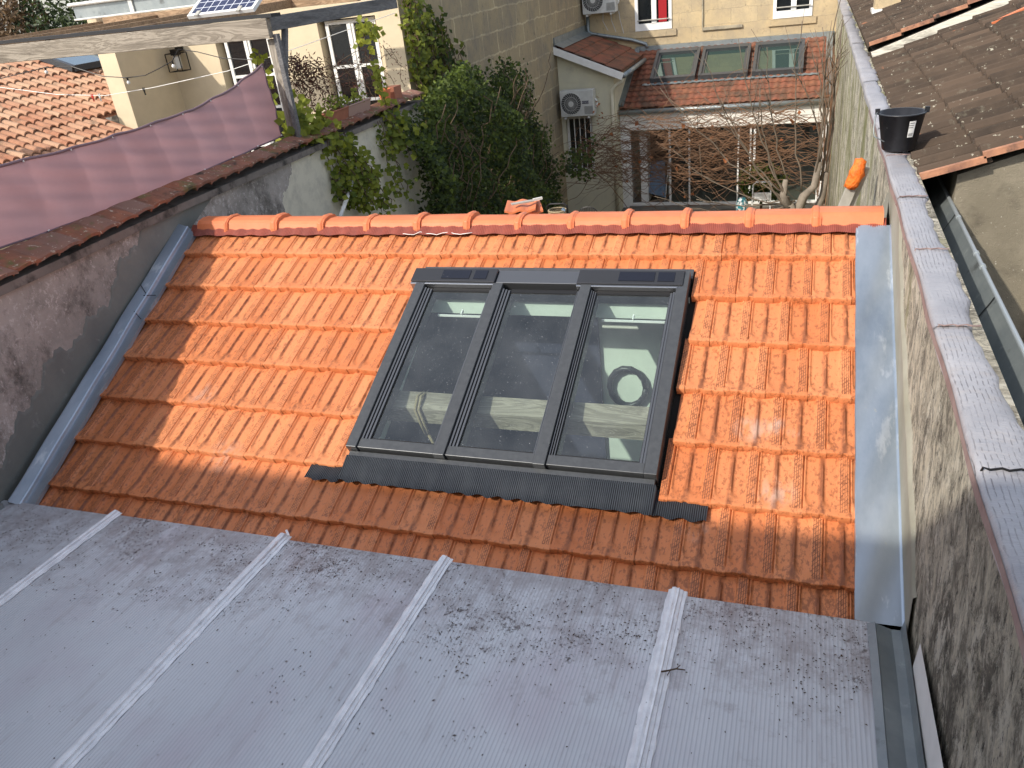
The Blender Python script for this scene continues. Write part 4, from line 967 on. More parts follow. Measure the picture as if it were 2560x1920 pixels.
for yy in (1.02,.02,-.88,-1.76,-2.74):
    m_=MB(); m_.tube([(5.096+.006*math.sin(q*1.3),yy+.006*math.sin(q*2.1),.29) if q==0 else (5.099+.0157*q,yy+.006*math.sin(q*2.1)+.01*q/10,.341-.003*(q>8)) for q in range(11)],.0035,4); m_.build('seam_line',m_blackm if yy<-2 else m_copedge,rw)
m_=MB()
def cbr(u,v):
    s=-.62+2.95*u; _,by,bz=RP(0,s,0); top=.285+.015*math.sin(s*4)+.01*math.sin(s*13)+.006*math.sin(s*41)
    if s<.35: top+= (.35-s)*.45
    return (5.1055 if v<.99 else 5.131,by,min(bz-.05+(top+.05)*v,.27))
m_.grid(cbr,120,16); m_.build('cement_band',m_cement,rw,smooth=True)
m_=MB(); m_.grid(lambda u,v:(5.1045,.55+.55*u+.05*math.sin(v*5),-.9+(1.12-.55*u**2)*v),12,8); m_.build('cement_band',m_cement,rw)
m_=MB(); m_.add([(5.1025,-2.32,-.92),(5.1025,-2.40,-.66),(5.1025,-2.9,-.60),(5.1025,-4.4,-.45),(5.1025,-4.4,-.95)],[(0,1,2,3,4)]); m_.build('white_patch',m_white,rw)
# bucket
bk_=thing('rubber_bucket','black rubber builder bucket with a white label on the right wall coping','bucket',(5.18,1.16,.345))
m_=MB(); c=(5.19,1.16,.345)
m_.lathe(c,[(.0,.004),(.098,.004),(.104,.012),(.142,.235),(.150,.238),(.150,.246),(.138,.246),(.100,.02),(.0,.016)],36); m_.build('bucket_body',m_black,bk_,smooth=True)
for sg_ in (-1,1):
    m_=MB(); m_.beam((c[0]+sg_*.148,c[1],c[2]+.235),(c[0]+sg_*.150,c[1],c[2]+.272),.03,.010,(0,1,0)); m_.build('handle_lug',m_black,bk_)
m_=MB(); m_.tube([(c[0]-.150,c[1],c[2]+.25)]+[(c[0]-.158-.010*math.sin(math.pi*q/10),c[1]-.02-.30*(q/10)*.35,c[2]+.25-.17*(q/10)) for q in range(1,9)]+[(c[0]-.10,c[1]-.12,c[2]+.08)],.004,6); m_.build('wire_handle',m_zincold,bk_,smooth=True)
lb=MB(); a0=-1.12; 
def LB(a,z_,e=.0015): r=.104+(.142-.104)*(z_-.012)/.223+e; return (c[0]+r*math.cos(a),c[1]+r*math.sin(a),c[2]+z_)
lb.grid(lambda u,v:LB(a0-.16+.32*u,.10+.105*v),6,4); lo_=lb.build('paper_label',m_white,bk_)
lb=MB()
for q in range(3): lb.grid(lambda u,v,q=q:LB(a0-.13+.24*u-.03*q,.190-.014*q+.004*v,.0025),4,1)
for q in range(9): lb.grid(lambda u,v,q=q:LB(a0-.12+.026*q+.010*u,.108+.020*v,.0025),1,1)
lb.build('label_print',M('grey_print',(.15,.15,.15),.8,bump=0),lo_)

# ---------------- right neighbour ----------------
rh=thing('brown_tile_roof','dark weathered interlocking tile roof of the right hand neighbour','roof',(6.5,3,.4))
RA=.35
def QP(t,y,n=0.): return (5.30+t*math.cos(RA)-n*math.sin(RA),y,.288+t*math.sin(RA)+n*math.cos(RA))
def ribroof(y0,y1,nc,off=0.,dz=0.,t00=0.):
    m_=MB(); g=.345; w=.205
    for j in range(nc):
        y=y0; q=0
        while y<y1:
            rnd=R.random()*R.random(); jz=R.uniform(-.003,.004)
            def tf(u,v,j=j,y=y,jz=jz):
                t=t00+j*g+(g+.04)*v-.02; 
                k=2.0*math.exp(-((u-.22)/.13)**2)+.35*math.exp(-((u-.72)/.10)**2)-(1.2 if u<.03 or u>.97 else 0)
                p=QP(t,y+w*u,.032*(1-v)+.024*k+jz); return (p[0],p[1],p[2]+dz)
            n0=len(m_.v); m_.grid(tf,18,2); m_.grid(lambda u,v,tf=tf:Vector(tf(u,0))+Vector((.002,0,-.032*v)),18,1)
            m_.att('rnd',len(m_.v)-n0,rnd); y+=w
    return m_
ribroof(.56,5.75,9).build('tile_covering',m_oldtile,rh,smooth=False)
m_=MB()
for j in range(9):
    for k_ in range(1):
        a=Vector(QP(j*.345-.02,.545,.036)); b_=Vector(QP(j*.345+.335,.545,.008)); m_.beam(a,b_,.035,.038)
m_.pieces('verge_tile_edge',m_oldedge,rh)
m_=MB()
m_.add([QP(.04,.66,-.03),QP(3.2,.66,-.03),QP(3.2,5.8,-.03),QP(.04,5.8,-.03)],[(0,1,2,3)]); m_.box(5.32,8.5,.62,.66,.24,.3) if False else None
m_.build('roof_deck',M('black_underlay',(.012,.011,.01),.95,bump=0),rh)
m_=MB(); m_.box(5.52,5.62,.82,13,GZ,.30); m_.build('side_wall',m_roughwall,rh)
m_=MB(); m_.beam(QP(1.06,4.9,.05),QP(2.0,5.15,.05),.05,.035); m_.beam(QP(2.0,5.12,.06),QP(2.6,5.28,.06),.05,.035); 
m_.pieces('orange_edge_tile',m_ridge,rh)
rh2=thing('upper_brown_roof','higher dark tile roof with peeling painted fascia behind the brown roof','roof',(6.5,8,.6))
ribroof(6.1,13.,8,dz=.16,t00=-.05).build('tile_covering',m_oldtile,rh2)
m_=MB()
for j in range(8):
    a=Vector(QP(j*.345-.05,6.08,.036))+Vector((0,0,.16)); b_=Vector(QP(j*.345+.29,6.08,.008))+Vector((0,0,.16)); m_.beam(a,b_,.035,.04)
m_.pieces('verge_tile_edge',m_oldedge,rh2)
m_=MB(); m_.beam(Vector(QP(-.02,6.06,0))+Vector((0,0,.055)),Vector(QP(2.8,6.06,0))+Vector((0,0,.055)),.03,.085); m_.build('fascia_board',m_fascia,rh2)
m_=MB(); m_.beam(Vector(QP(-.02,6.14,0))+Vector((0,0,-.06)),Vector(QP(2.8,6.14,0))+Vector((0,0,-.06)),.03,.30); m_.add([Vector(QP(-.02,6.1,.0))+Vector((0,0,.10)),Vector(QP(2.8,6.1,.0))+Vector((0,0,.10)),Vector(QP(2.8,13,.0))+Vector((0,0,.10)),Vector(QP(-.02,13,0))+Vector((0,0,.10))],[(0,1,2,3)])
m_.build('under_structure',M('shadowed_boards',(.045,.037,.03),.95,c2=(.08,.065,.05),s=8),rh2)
chm=thing('stone_chimney','small ochre stone chimney base with white painted foot on the upper roof','chimney',(5.6,9.4,.6))
m_=MB(); m_.box(5.44,5.78,9.0,9.35,.55,1.8); m_.build('chimney_shaft',m_palestone,chm)
m_=MB(); m_.box(5.41,5.81,8.96,9.38,.50,.60); m_.build('painted_base',m_white,chm)
# gutter
gu=thing('box_gutter','long grey zinc box gutter between the coping and the rough wall','gutter',(5.5,-1,-.2))
m_=MB()
def gf(u,v):
    y=-4.5+9.5*v; pf=[(5.262,.27),(5.268,.05),(5.285,.005),(5.375,.0),(5.40,.012),(5.448,.10),(5.462,.13)]
    q=min(int(u*6+1e-6),6); return (pf[q][0],y,pf[q][1]+.002*math.sin(y*9))
m_.grid(gf,6,60); m_.build('gutter_channel',m_zincold,gu)
m_=MB(); m_.tube([(5.469,y,.135) for y in (-4.5,-3,-1,.5,2,5)],.011,10)
for y in (-.35,-.55): m_.tube([(5.469,y-.012,.135),(5.469,y+.012,.135)],.016,10)
m_.tube([(5.469,.28,.135),(5.469,.30,.135)],.015,10)
m_.build('rolled_rim',m_pole if False else M('pale_zinc_rim',(.42,.46,.48),.4,.5,bump=.05),gu,smooth=False)
m_=MB()
for y in (-.95,.35): m_.grid(lambda u,v,y=y:(Vector(gf(u,0)).x-.002*(u>.5),y+.012*v,Vector(gf(u,0)).z+.004),6,1)
m_.pieces('gutter_joint',m_blackm,gu)
m_=MB(); m_.tube([(5.36,5.0,.16),(5.36,5.3,.20),(5.40,5.9,.26)],.05,10); tag(m_.build('outlet_pipe',m_zincold,smooth=True),'grey zinc pipe elbow under the peeling fascia board','pipe')
nw=thing('roughcast_gable','rough ochre roughcast wall below the brown tile roof','wall',(6.5,.7,-1))
m_=MB(); m_.prism([(5.485,GZ),(5.485,.30),(8.6,1.42),(8.6,GZ)],1,.62,.80); m_.build('wall_body',m_roughwall,nw)
m_=MB(); m_.box(5.60,8.6,.60,.62,-.15,-.149); 
lz=thing('lower_zinc_roof','small slate blue sheet roof low against the roughcast wall','roof',(6.3,.1,-.8))
m_=MB(); m_.box(5.82,8,-1.6,.618,-.86,-.82); m_.build('roof_sheet',M('slate_blue_sheet',(.13,.15,.20),.45,bump=0),lz)
m_=MB(); m_.box(6.02,6.5,.56,.618,-.819,-.3); m_.build('white_upstand',m_white,lz)

# ---------------- things behind the ridge ----------------
pk=thing('scaffold_platform','scaffold plank just behind the ridge carrying loose tiles','platform',(2.6,1.5,-.25))
m_=MB(); m_.box(1.9,3.3,1.15,1.60,-.245,-.205); m_.build('plank',m_ply,pk)
for x in (1.95,3.25):
    for y in (1.2,1.55): q=MB(); q.tube([(x,y,GZ),(x,y,-.245)],.024,8); q.build('pole',m_pole,pk)
for q,(x,y,a,zz) in enumerate(((2.36,1.5,.3,-.203),(2.37,1.49,.18,-.170),(2.38,1.52,.38,-.137),(2.35,1.48,.25,-.104))):
    m_=MB()
    def lf(u,v,e=0.):
        xx=(u-.5)*.26; yy=(v-.5)*.34; return (x+xx*math.cos(a)-yy*math.sin(a),y+xx*math.sin(a)+yy*math.cos(a),zz+.022+.008*math.cos(u*4*math.pi)+e)
    m_.grid(lf,12,4); m_.grid(lambda u,v:lf(u,v,-.016),12,4)
    for w0 in (0,1): m_.grid(lambda u,v:lf(u,w0,-.016*v),12,1); m_.grid(lambda u,v:lf(w0,u,-.016*v),4,1)
    tag(m_.build('loose_tile',m_ridge),('bottom','second lowest','second highest','topmost')[q]+' loose terracotta tile of the small stack behind the ridge','tile','loose tiles stacked behind the ridge')
m_=MB(); m_.beam((2.30,1.38,-.045),(2.46,1.48,-.045),.05,.01); tr_=thing('trowel','flat grey trowel lying on the loose tile stack','trowel',(2.4,1.4,-.06)); m_.build('blade',m_pole,tr_); m_=MB(); m_.beam((2.46,1.48,-.04),(2.53,1.52,-.035),.02,.02); m_.build('handle',m_whiteobj,tr_)
tb=thing('tool_basket','dark metal handled tool tray with a coiled cable behind the ridge','tool tray',(2.65,1.5,-.2))
m_=MB(); m_.tube([(2.57,1.5,-.2),(2.575,1.5,-.10),(2.60,1.5,-.083),(2.72,1.5,-.083),(2.745,1.5,-.10),(2.75,1.5,-.2)],.008,8); m_.build('handle',m_blackm,tb,smooth=True)
for q in range(4): m_=MB(); m_.tube([(2.66+.075*math.cos(t/10*math.pi),1.5+.07*math.sin(t/10*math.pi),-.19+.018*q) for t in range(21)],.008,6); m_.build('cable_coil',m_rope,tb,smooth=True)
m_=MB(); m_.beam((2.71,1.47,-.115),(2.735,1.47,-.135),.02,.02); m_.build('blue_grip',m_blue,tb)
wb=thing('wire_basket','round black wire basket just showing over the ridge','basket',(2.93,1.5,-.2))
m_=MB()
for k in range(9):
    t=-.8+.2*k; hw=math.sqrt(max(0,1-t*t*.9))*.075
    m_.tube([(2.925+.07*t,1.5-.01,-.165-.04*hw),(2.925+.07*t,1.5,-.165+hw*.65)],.0025,4)
for zz in (-.16,-.145,-.13): m_.tube([(2.86,1.5,zz),(2.99,1.5,zz)],.0025,4)
m_.tube([(2.925+.078*math.cos(q/20*2*math.pi),1.5,-.165+.052*math.sin(q/20*2*math.pi)) for q in range(21)],.004,5)
m_.build('wire_mesh',m_blackm,wb)
# orange wrapped board leaning on the right wall
ob=thing('wrapped_plank','pale plank leaning on the right wall with its top wrapped in orange plastic','plank',(4.95,1.5,-.3))
m_=MB(); m_.beam((4.83,1.5,-.35),(4.985,1.5,.16),.075,.04,(0,1,0)); m_.beam((4.885,1.53,-.35),(5.03,1.53,.14),.05,.03,(0,1,0)); m_.build('plank_body',m_pole,ob,bevel=.003)
m_=MB()
pts=[(4.925,1.49,.00),(4.935,1.49,.03),(4.955,1.49,.08),(4.965,1.49,.11),(4.970,1.49,.135),(4.978,1.49,.16),(4.985,1.49,.205),(4.987,1.49,.215)]
rr=[.040,.049,.050,.055,.050,.040,.036,.01]
m_.tube(pts,rr,14); m_.v=[(x+.005*math.sin(z_*130+y*90),y+.006*math.sin(x*170+z_*60),z_+.004*math.sin(x*140)) for x,y,z_ in m_.v]; m_.build('orange_wrapping',m_orange,ob,smooth=True)
# white pvc pipe on the left, near the vine
m_=MB(); m_.tube([(.02,2.35,-.42),(-.05,2.75,-.25),(-.1,2.95,-.18)],.022,8); tag(m_.build('plastic_pipe',m_white,smooth=True),'short white plastic pipe sticking out by the vine just behind the ridge','pipe')

# ---------------- vegetation ----------------
RV=random.Random(21)
def leaf(mb,p,size,nrm,rnd,narrow=.75):
    n=Vector(nrm); 
    if n.length<1e-6: n=Vector((0,0,1))
    n.normalize(); a=n.orthogonal().normalized(); ang=RV.uniform(0,6.28); d=(a*math.cos(ang)+n.cross(a)*math.sin(ang)); e=n.cross(d); s=size
    p=Vector(p)
    mb.add([p,p+d*s*.5+e*s*narrow*.5+n*s*.10,p+d*s*1.05,p+d*s*.5-e*s*narrow*.5+n*s*.10],[(0,1,2),(0,2,3)])
    mb.att('rnd',4,rnd)
def rn(): return Vector((RV.gauss(0,1),RV.gauss(0,1),RV.gauss(0,1)))
def ivyprof(y):   # top of the ivy mass against the flank wall
    T=[(4.0,.20),(4.8,.34),(5.4,.50),(6.2,.62),(6.8,.45),(7.2,.05),(7.6,-.08),(8.2,.10),(8.9,.40),(9.2,.2),(9.5,-.5),(10.4,-1.3)]
    return lerp(T,y) if y>=4.0 else .3
iv=thing('ivy_mass','dense dark green ivy covering the wall between garden wall and annex','ivy',(0,7,-2))
m_=MB(); cnt=0
while cnt<42000:
    y=RV.uniform(4.1,10.3); top=ivyprof(y); z_=RV.uniform(-3.2,top)
    thick=.18+(.55*ss(top,top-.8,z_)*(.55+.45*math.sin(y*1.9+1))+.25*ss(top-1.2,top-2.4,z_))*(1-.85*ss(7.8,9.2,y))
    if RV.random()<.0: continue
    h=math.sin(y*5.3+z_*3.1)+math.sin(y*2.7-z_*4.9+1)+math.sin(y*9.1+z_*8.3)*.7
    x=-.12+thick*(RV.random()**.35)*(1+.22*h*.5)
    if y>6.8: x-=.55*ss(6.8,8.5,y)*RV.random()
    if h<-1.35 and RV.random()<.75: continue
    if z_>top-.25 and RV.random()<.45: continue
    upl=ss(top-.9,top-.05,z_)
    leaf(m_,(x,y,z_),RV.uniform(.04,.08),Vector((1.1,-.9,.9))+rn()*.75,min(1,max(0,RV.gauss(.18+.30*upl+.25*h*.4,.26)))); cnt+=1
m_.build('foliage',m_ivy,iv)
m_=MB()
for q in range(70):
    y=RV.uniform(4.2,8.6); p=Vector((RV.uniform(0,.25),y,RV.uniform(-3,-.5))); pts=[p.copy()]
    for k in range(9): p=p+Vector((RV.gauss(.02,.05),RV.gauss(.02,.09),RV.uniform(.05,.16))); pts.append(p.copy())
    m_.tube(pts,.007,4,False)
m_.build('stems',m_stem,iv)
# core of the mass so that the wall does not show through the thickest part
# climber up the flank wall
cl2=thing('climbing_vine','yellow green climber growing up the corner of the stone flank wall','vine',(-.7,6.6,.5))
m_=MB(); ms=MB()
for q in range(80):
    y=RV.uniform(6.5,8.3); x=-.84 if y>6.8 else -.84; p=Vector((x+RV.uniform(.0,.1),y,RV.uniform(-.6,.3))); pts=[p.copy()]
    n_=int(RV.uniform(5,24)*(1 if y<7.4 else .45))
    for k in range(n_):
        p=p+Vector((RV.gauss(0,.02),RV.gauss(-.02,.06),RV.uniform(.05,.12))); p.x=max(-.86,min(-.66,p.x)); p.y=max(6.45,min(8.6,p.y)); pts.append(p.copy())
        dens=3 if p.y<7.4 else 1
        for _ in range(RV.randint(1,dens+1)): leaf(m_,p+rn()*.05,RV.uniform(.05,.12),Vector((.9,-.8,.7))+rn()*.6,min(1,max(0,RV.gauss(.15+.35*(p.y<7.1),.28))))
    ms.tube(pts,.006,4,False)
m_.build('foliage',m_ivyup,cl2); ms.build('stems',m_stem,cl2)
# pale vine on the garden wall
gv=thing('garden_vine','light green large leaved vine trailing over the garden wall','vine',(-.05,3.2,.2))
m_=MB(); ms=MB()
def strand(st,n,dr,sp,lv,size,rc,spread=.05):
    p=Vector(st); pts=[p.copy()]; d=Vector(dr)
    for k in range(n):
        p=p+d+rn()*sp; pts.append(p.copy())
        for _ in range(lv): leaf(m_,p+rn()*spread,RV.uniform(size*.6,size),Vector((.9,-.9,.8))+rn()*.55,min(1,max(0,RV.gauss(rc,.22))),.9)
    ms.tube(pts,.005,4,False)
for q in range(9): strand((-.09,RV.uniform(2.45,2.95),.34),RV.randint(5,14),(.010,.004,-.055),.026,3,.085,.42)
for q in range(7): strand((-.09,RV.choice((2.95,3.1,3.75,3.9,4.1))+RV.gauss(0,.05),.30),RV.randint(6,14),(.010,.010,-.07),.03,4,.08,.3)
for q in range(10): strand((-.09,RV.uniform(2.5,3.2),-.05),RV.randint(5,9),(.004,.02,-.05),.03,3,.085,.2)
for q in range(7): strand((-.25+RV.uniform(-.05,.1),RV.uniform(2.1,2.3),.42+RV.uniform(0,.05)),5,(.008,.11,-.004),.03,5,.12,.5,.06)
for q in range(5): strand((-.3,2.32+RV.uniform(-.05,.05),.42),7,(-.004,.012,.045),.02,4,.11,.45,.05)
for q in range(2): strand((-.16,3.98+RV.uniform(-.04,.04),.90),10,(.004,.004,-.06),.010,4,.085,.62,.03)
for q in range(5): strand((-.12,RV.uniform(3.9,4.4),.38),RV.randint(5,10),(.012,.012,-.06),.03,4,.11,.45)
m_.build('foliage',m_vine,gv); ms.build('stems',m_stem,gv)
# small upper clump on the washing line
m_=MB(); ms=MB(); cl3=thing('hanging_creeper','thin yellow green creeper sprigs hanging from the pergola side beam','creeper',(-.35,4.2,1.3))
for q in range(3): strand((-.36,4.35+.1*q,1.32),5,(0,-.03,-.035),.02,4,.10,.7,.04)
for q in range(3): strand((-.55,2.45,.95-.08*q),5,(-.02,.03,.055),.02,3,.09,.8,.03)
m_.build('foliage',m_vine,cl3); ms.pieces('stem',m_stem,cl3)
# dark red creeper with narrow leaves in front of the cream wall
rv=thing('red_creeper','wispy dark red creeper with narrow leaves in front of the cream house','creeper',(-.4,3.4,.9))
m_=MB(); ms=MB()
def strand2(st,n,dr,sp,lv,size,drape=True):
    p=Vector(st); pts=[p.copy()]
    for k in range(n):
        p=p+Vector(dr)+rn()*sp; pts.append(p.copy())
        for _ in range(lv): leaf(m_,p+rn()*.045,RV.uniform(size*.6,size),rn(),RV.random(),.28)
    ms.tube(pts,.0035,4,False)
for q in range(8): strand2((-.36,2.45+RV.uniform(0,.2),1.12+RV.uniform(-.1,.05)),9,(-.012,.07,-.026),.02,5,.07)
for q in range(10): strand2((-.42,2.55+RV.uniform(0,.75),.98),RV.randint(6,10),(0,.006,-.055),.016,4,.065)
for q in range(7): strand2((-.40,2.7,.98),14,(.004,.115,-.006+.012*math.sin(q)),.035,2,.05)
for q in range(9): strand2((-.40,3.1+RV.uniform(0,1.4),.95),8,(.004,.02,-.05),.03,2,.045)
for q in range(6): strand2((-.6,4.6+RV.uniform(0,.6),1.0),9,(.0,.04,-.06),.035,4,.05)
m_.build('foliage',m_redleaf,rv); ms.build('stems',m_stem,rv)
# planters on the wall top
def planter(x0,y0,y1,z0,mat,lab,h=.13):
    t=thing('flower_box',lab,'planter',(x0,y0,z0),'flower boxes on the garden wall')
    m_=MB(); m_.add([(x0,y0,z0),(x0+.10,y0,z0),(x0+.10,y1,z0),(x0,y1,z0),(x0-.02,y0-.01,z0+h),(x0+.13,y0-.01,z0+h),(x0+.13,y1+.01,z0+h),(x0-.02,y1+.01,z0+h)],[(0,3,2,1),(0,1,5,4),(1,2,6,5),(2,3,7,6),(3,0,4,7)]); m_.build('box',mat,t)
    m_=MB(); m_.tube([(x0+.13,y0-.01,z0+h),(x0+.13,y1+.01,z0+h)],.009,6); m_.tube([(x0+.13,y0-.01,z0+h),(x0-.02,y0-.01,z0+h)],.009,6); m_.build('rim',mat,t)
    m_=MB(); m_.add([(x0,y0,z0+h-.02),(x0+.11,y0,z0+h-.02),(x0+.11,y1,z0+h-.02),(x0,y1,z0+h-.02)],[(0,1,2,3)]); m_.build('soil',m_soil,t)
planter(-.27,2.78,3.22,.425,m_terra,'brown terracotta flower box on the garden wall, nearer one'); planter(-.27,3.24,3.74,.425,m_terra2,'faded pinkish flower box on the garden wall, farther one')
m_=MB(); ms=MB(); hp=thing('box_plant','small green herbs sprouting from the flower boxes','plant',(-.2,3.2,.55))
for q in range(9): strand((-.22,2.85+.1*q,.53),3,(.0,.0,.03),.02,5,.05,.3,.03)
m_.build('foliage',m_vine,hp); ms.build('stems',m_stem,hp)
ptt=thing('terracotta_pot','small orange terracotta pot on the garden wall by the pale pier','pot',(-.2,4.22,.43))
m_=MB(); m_.lathe((-.2,4.22,.43),[(0,0),(.055,0),(.075,.13),(.085,.13),(.085,.155),(.07,.155),(.06,.12),(0,.12)],16); m_.build('pot_body',m_ridge,ptt,smooth=False)
pt2=thing('square_pot','dark brown square pot behind the terracotta pot on the wall','pot',(-.22,4.42,.43))
m_=MB(); m_.box(-.28,-.14,4.36,4.56,.43,.58); m_.build('pot_body',m_terra,pt2)
# bare vine canes tangled on wires
tv=thing('bare_vine','tangle of bare brown vine canes on wires before the sliding doors','vine',(2.8,11.5,-1.8))
m_=MB(); lf2=MB(); RT=random.Random(33)
for q in range(620):
    z0=RT.choice((-1.35,-1.55,-1.75,-1.95,-2.15))+RT.gauss(0,.10); x=RT.uniform(.3,4.2) if q%3 else RT.uniform(1.5,4.6); y=RT.uniform(11.2,11.9)
    if q%9==0: z0=-1.15+RT.gauss(0,.08)
    p=Vector((x,y,z0-.12)); dxx=RT.choice((-1,1))*RT.uniform(.06,.11); vz=RT.gauss(0,.04); pts=[p.copy()]
    for k in range(RT.randint(8,18)):
        vz=vz*.88+RT.gauss(0,.018)-.0018; p=p+Vector((dxx*RT.uniform(.6,1.1),RT.gauss(0,.02),vz)); 
        if p.x<-.3 or p.x>4.95: break
        pts.append(p.copy())
    if len(pts)>2: r0=RT.uniform(.004,.0095); m_.tube(pts,[r0*(1-.5*k/len(pts)) for k in range(len(pts))],4,False)
    if RT.random()<.05: leaf(lf2,p,RT.uniform(.07,.13),rn(),RT.random(),.9)
for q in range(40):
    p=Vector((RT.uniform(-.1,.9),RT.uniform(11.5,12.5),RT.uniform(-2.4,-1.5))); pts=[p.copy()]
    for k in range(12): p=p+Vector((RT.gauss(.03,.05),RT.gauss(0,.03),RT.gauss(.01,.06))); pts.append(p.copy())
    m_.tube(pts,.005,4,False)
for q in range(14): p=Vector((RT.gauss(.15,.05),13.6,-1.0-q*.05)); leaf(lf2,p,.09,rn(),RT.random(),.6)
for zz in (-2.45,-2.58): m_.tube([(-.3,11.5,zz+.15),(1.2,11.5,zz+.02),(4.9,11.5,zz+.1)],.004,4)
m_.build('canes',m_twig,tv); lf2.build('dry_leaves',m_dryleaf,tv)
# green sprigs at the end of the ivy
m_=MB(); ms=MB(); sp_=thing('ivy_sprig','green ivy sprigs reaching across the barred window','ivy',(.3,11,-2))
for q in range(12): strand((-.05+RV.uniform(0,.4),9.6+RV.uniform(0,1.6),-1.9+RV.uniform(-.15,.25)),8,(.055,.05,-.004),.03,4,.08,.35,.05)
m_.build('foliage',m_ivy,sp_); ms.build('stems',m_stem,sp_)
# fig tree
ft=thing('bare_fig_tree','leafless fig tree with upright branches against the right wall','tree',(4.65,9.2,GZ))
m_=MB(); m_.tube([(4.62,9.2,GZ),(4.60,9.15,-3.2),(4.50,9.0,-2.6),(4.40,8.95,-2.25)],[.10,.09,.085,.075],10)
m_.tube([(4.62,9.2,-3.2),(4.80,9.3,-2.6),(4.92,9.25,-2.2),(4.95,9.2,-1.8)],[.075,.07,.055,.04],10)
m_.tube([(4.5,9.,-2.55),(4.62,9.05,-2.15),(4.78,9.1,-2.0),(4.83,9.1,-1.6)],[.09,.07,.06,.05],10)
m_.tube([(4.40,8.95,-2.3),(4.30,8.95,-2.1),(4.33,9.,-1.85)],[.08,.06,.04],8)
m_.build('trunk',m_bark,ft,smooth=True)
m_=MB(); RF=random.Random(8)
def branch(a,b_,r0,r1,bend=(0,0,0),n=12,sub=3):
    a=Vector(a); b_=Vector(b_); L=(b_-a).length; pts=[];rs=[]
    for k in range(n+1):
        t=k/n; p=a.lerp(b_,t)+Vector(bend)*4*t*(1-t)+Vector((RF.gauss(0,.008),RF.gauss(0,.008),RF.gauss(0,.008)))*L*.8
        pts.append(p); rs.append(r0+(r1-r0)*t)
    m_.tube(pts,rs,6)
    for _ in range(sub):
        k=RF.randint(n//2,n-1); p=pts[k]; d=(pts[-1]-pts[k]).normalized()+Vector((RF.gauss(0,.5),RF.gauss(0,.4),RF.gauss(.15,.3)))
        q=p+d.normalized()*L*RF.uniform(.12,.28); m_.tube([p,p.lerp(q,.5)+Vector((0,0,.02)),q],[rs[k]*.7,rs[k]*.5,r1*.7],5)
br=[((4.40,8.95,-2.25),(2.55,8.7,-1.25),(0,0,-.22)),((4.40,8.95,-2.2),(3.55,8.8,.35),(-.05,0,-.25)),((4.35,8.95,-2.1),(3.05,8.7,.15),(-.05,0,-.25)),
((4.42,8.95,-2.15),(2.30,9,-.30),(.1,0,-.30)),((4.36,9.,-1.9),(3.95,9,.20),(-.08,0,0)),((4.6,9.05,-2.1),(4.45,9,.55),(-.1,0,0)),((4.83,9.1,-1.6),(4.98,9,.95),(-.08,0,0)),
((4.83,9.1,-1.7),(4.72,8.9,.40),(.05,0,0)),((4.95,9.2,-1.8),(5.02,9.4,.55),(.02,0,0)),((4.9,9.2,-1.9),(4.6,9.1,.1),(.12,0,0)),((4.8,9.1,-1.9),(5.0,8.6,.35),(.0,0,0)),
((4.40,8.95,-2.3),(3.3,8.8,-.5),(0,0,-.2)),((4.40,8.95,-2.2),(3.9,8.7,-.35),(-.12,0,-.05)),((4.5,9,-2.2),(2.9,8.9,-2.12),(0,0,-.10)),((4.5,9,-2.3),(2.2,8.9,-2.05),(0,0,-.20)),((4.95,9.2,-1.8),(4.85,9.3,.2),(.08,0,0)),
((4.9,9.2,-1.9),(5.05,9.9,.4),(.0,0,0)),((4.83,9.1,-1.6),(4.35,8.8,-.1),(.12,0,0))]
for a,b_,bn in br: branch(a,b_,RF.uniform(.014,.023),.005,bn,12,4)
m_.build('branches',m_branch,ft,smooth=True)
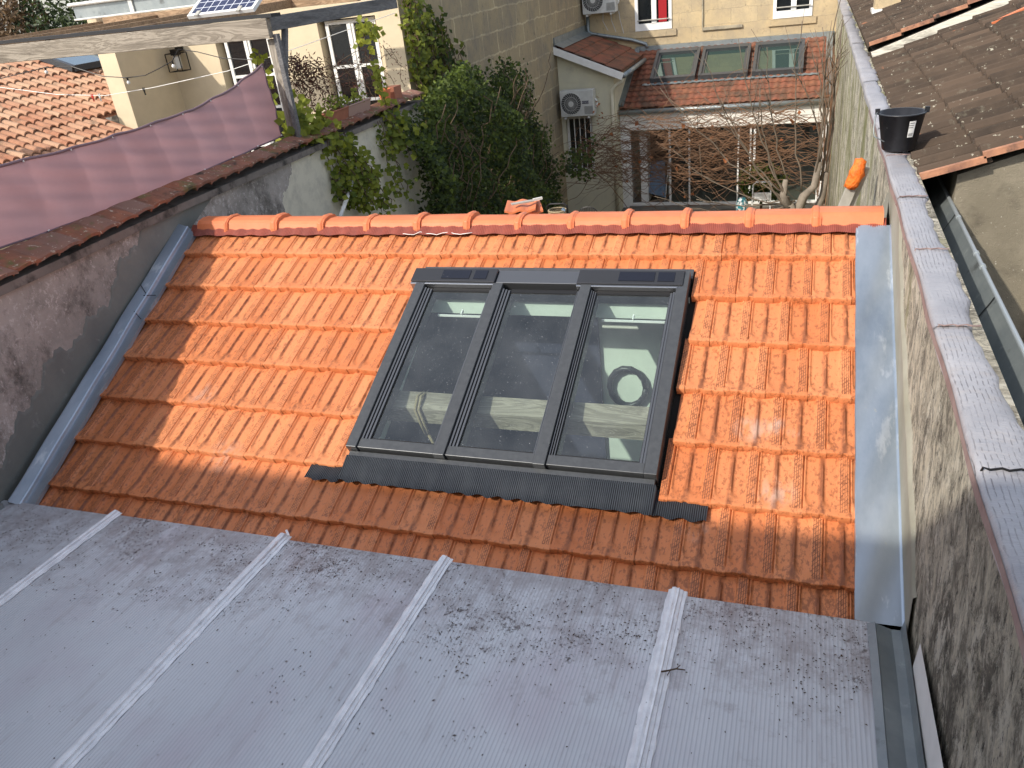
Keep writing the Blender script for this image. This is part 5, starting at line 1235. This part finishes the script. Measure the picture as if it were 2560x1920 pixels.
# vertical reddish canes against the wall
m_=MB()
for q in range(26):
    y=RF.uniform(9.5,12.5); p=Vector((RF.uniform(4.85,5.04),y,-3)); pts=[p.copy()]
    for k in range(14): p=p+Vector((RF.gauss(0,.012),RF.gauss(0,.04),.2)); p.x=min(p.x,5.07); pts.append(p.copy())
    m_.tube(pts,.006,4,False)
tag(m_.build('wall_canes',m_twig),'upright reddish canes climbing the far end of the right wall','canes')
# bush seen through the doors area / at the foot of the tree
m_=MB(); ms=MB(); gb=thing('potted_shrub','green leafy shrub standing in front of the right sliding doors','shrub',(3.9,13.4,-3))
for q in range(900):
    a=rn().normalized()*RV.random()**.4; leaf(m_,Vector((3.75,13.5,-3.05))+Vector((a.x*.55,a.y*.3,a.z*.45)),RV.uniform(.06,.12),rn(),min(1,abs(RV.gauss(.4,.25))))
ms.tube([(3.75,13.5,GZ),(3.75,13.5,-3.0)],.03,6)
m_.build('foliage',m_ivy,gb); ms.build('stems',m_stem,gb)
# dark trees far left
for (x,y,z_,rx,rz,mt,lb) in ((-16.9,13.6,1.6,1.5,2.2,m_brownleaf,'brown hanging dead foliage tree at the extreme top left'),(-14.6,14.6,1.3,2.2,2.4,m_treeleaf,'dark evergreen tree at the top left behind the canal tile roof'),(-10.6,15.4,1.0,2.6,2.2,m_treeleaf,'dark evergreen tree directly left of the cream house roof edge')):
    t=thing('evergreen_tree',lb,'tree',(x,y,GZ)); m_=MB()
    for q in range(6500):
        a=rn().normalized()*RV.random()**.33; hh=math.sin(a.x*7+x)+math.sin(a.z*8+1)+math.sin(a.y*9)
        if hh<-.9: continue
        leaf(m_,Vector((x,y,z_))+Vector((a.x*rx,a.y*1.4,a.z*rz)),RV.uniform(.10,.22),Vector((.3,-1,.4))+rn()*.7,min(1,max(0,RV.gauss(.35+.2*hh*.4,.25))),.5)
    m_.build('crown',mt,t)
    m_=MB(); m_.tube([(x,y,GZ),(x+.1,y,-1),(x,y,z_)],[.25,.2,.1],8); m_.build('trunk',m_bark,t)

# ---------------- house behind the camera (casts the foreground shade) ----------------
hb=thing('rear_house','house wall behind the viewpoint whose eaves shade the flat roof','house',(2,-5.6,0))
b=MB(); b.box(-7,8,-5.95,-5.65,GZ,2.85); b.build('wall',m_cream,hb)
b=MB(); b.box(-7.2,8.2,-6.1,-5.40,2.85,2.96); b.build('eaves',m_whiteobj,hb)
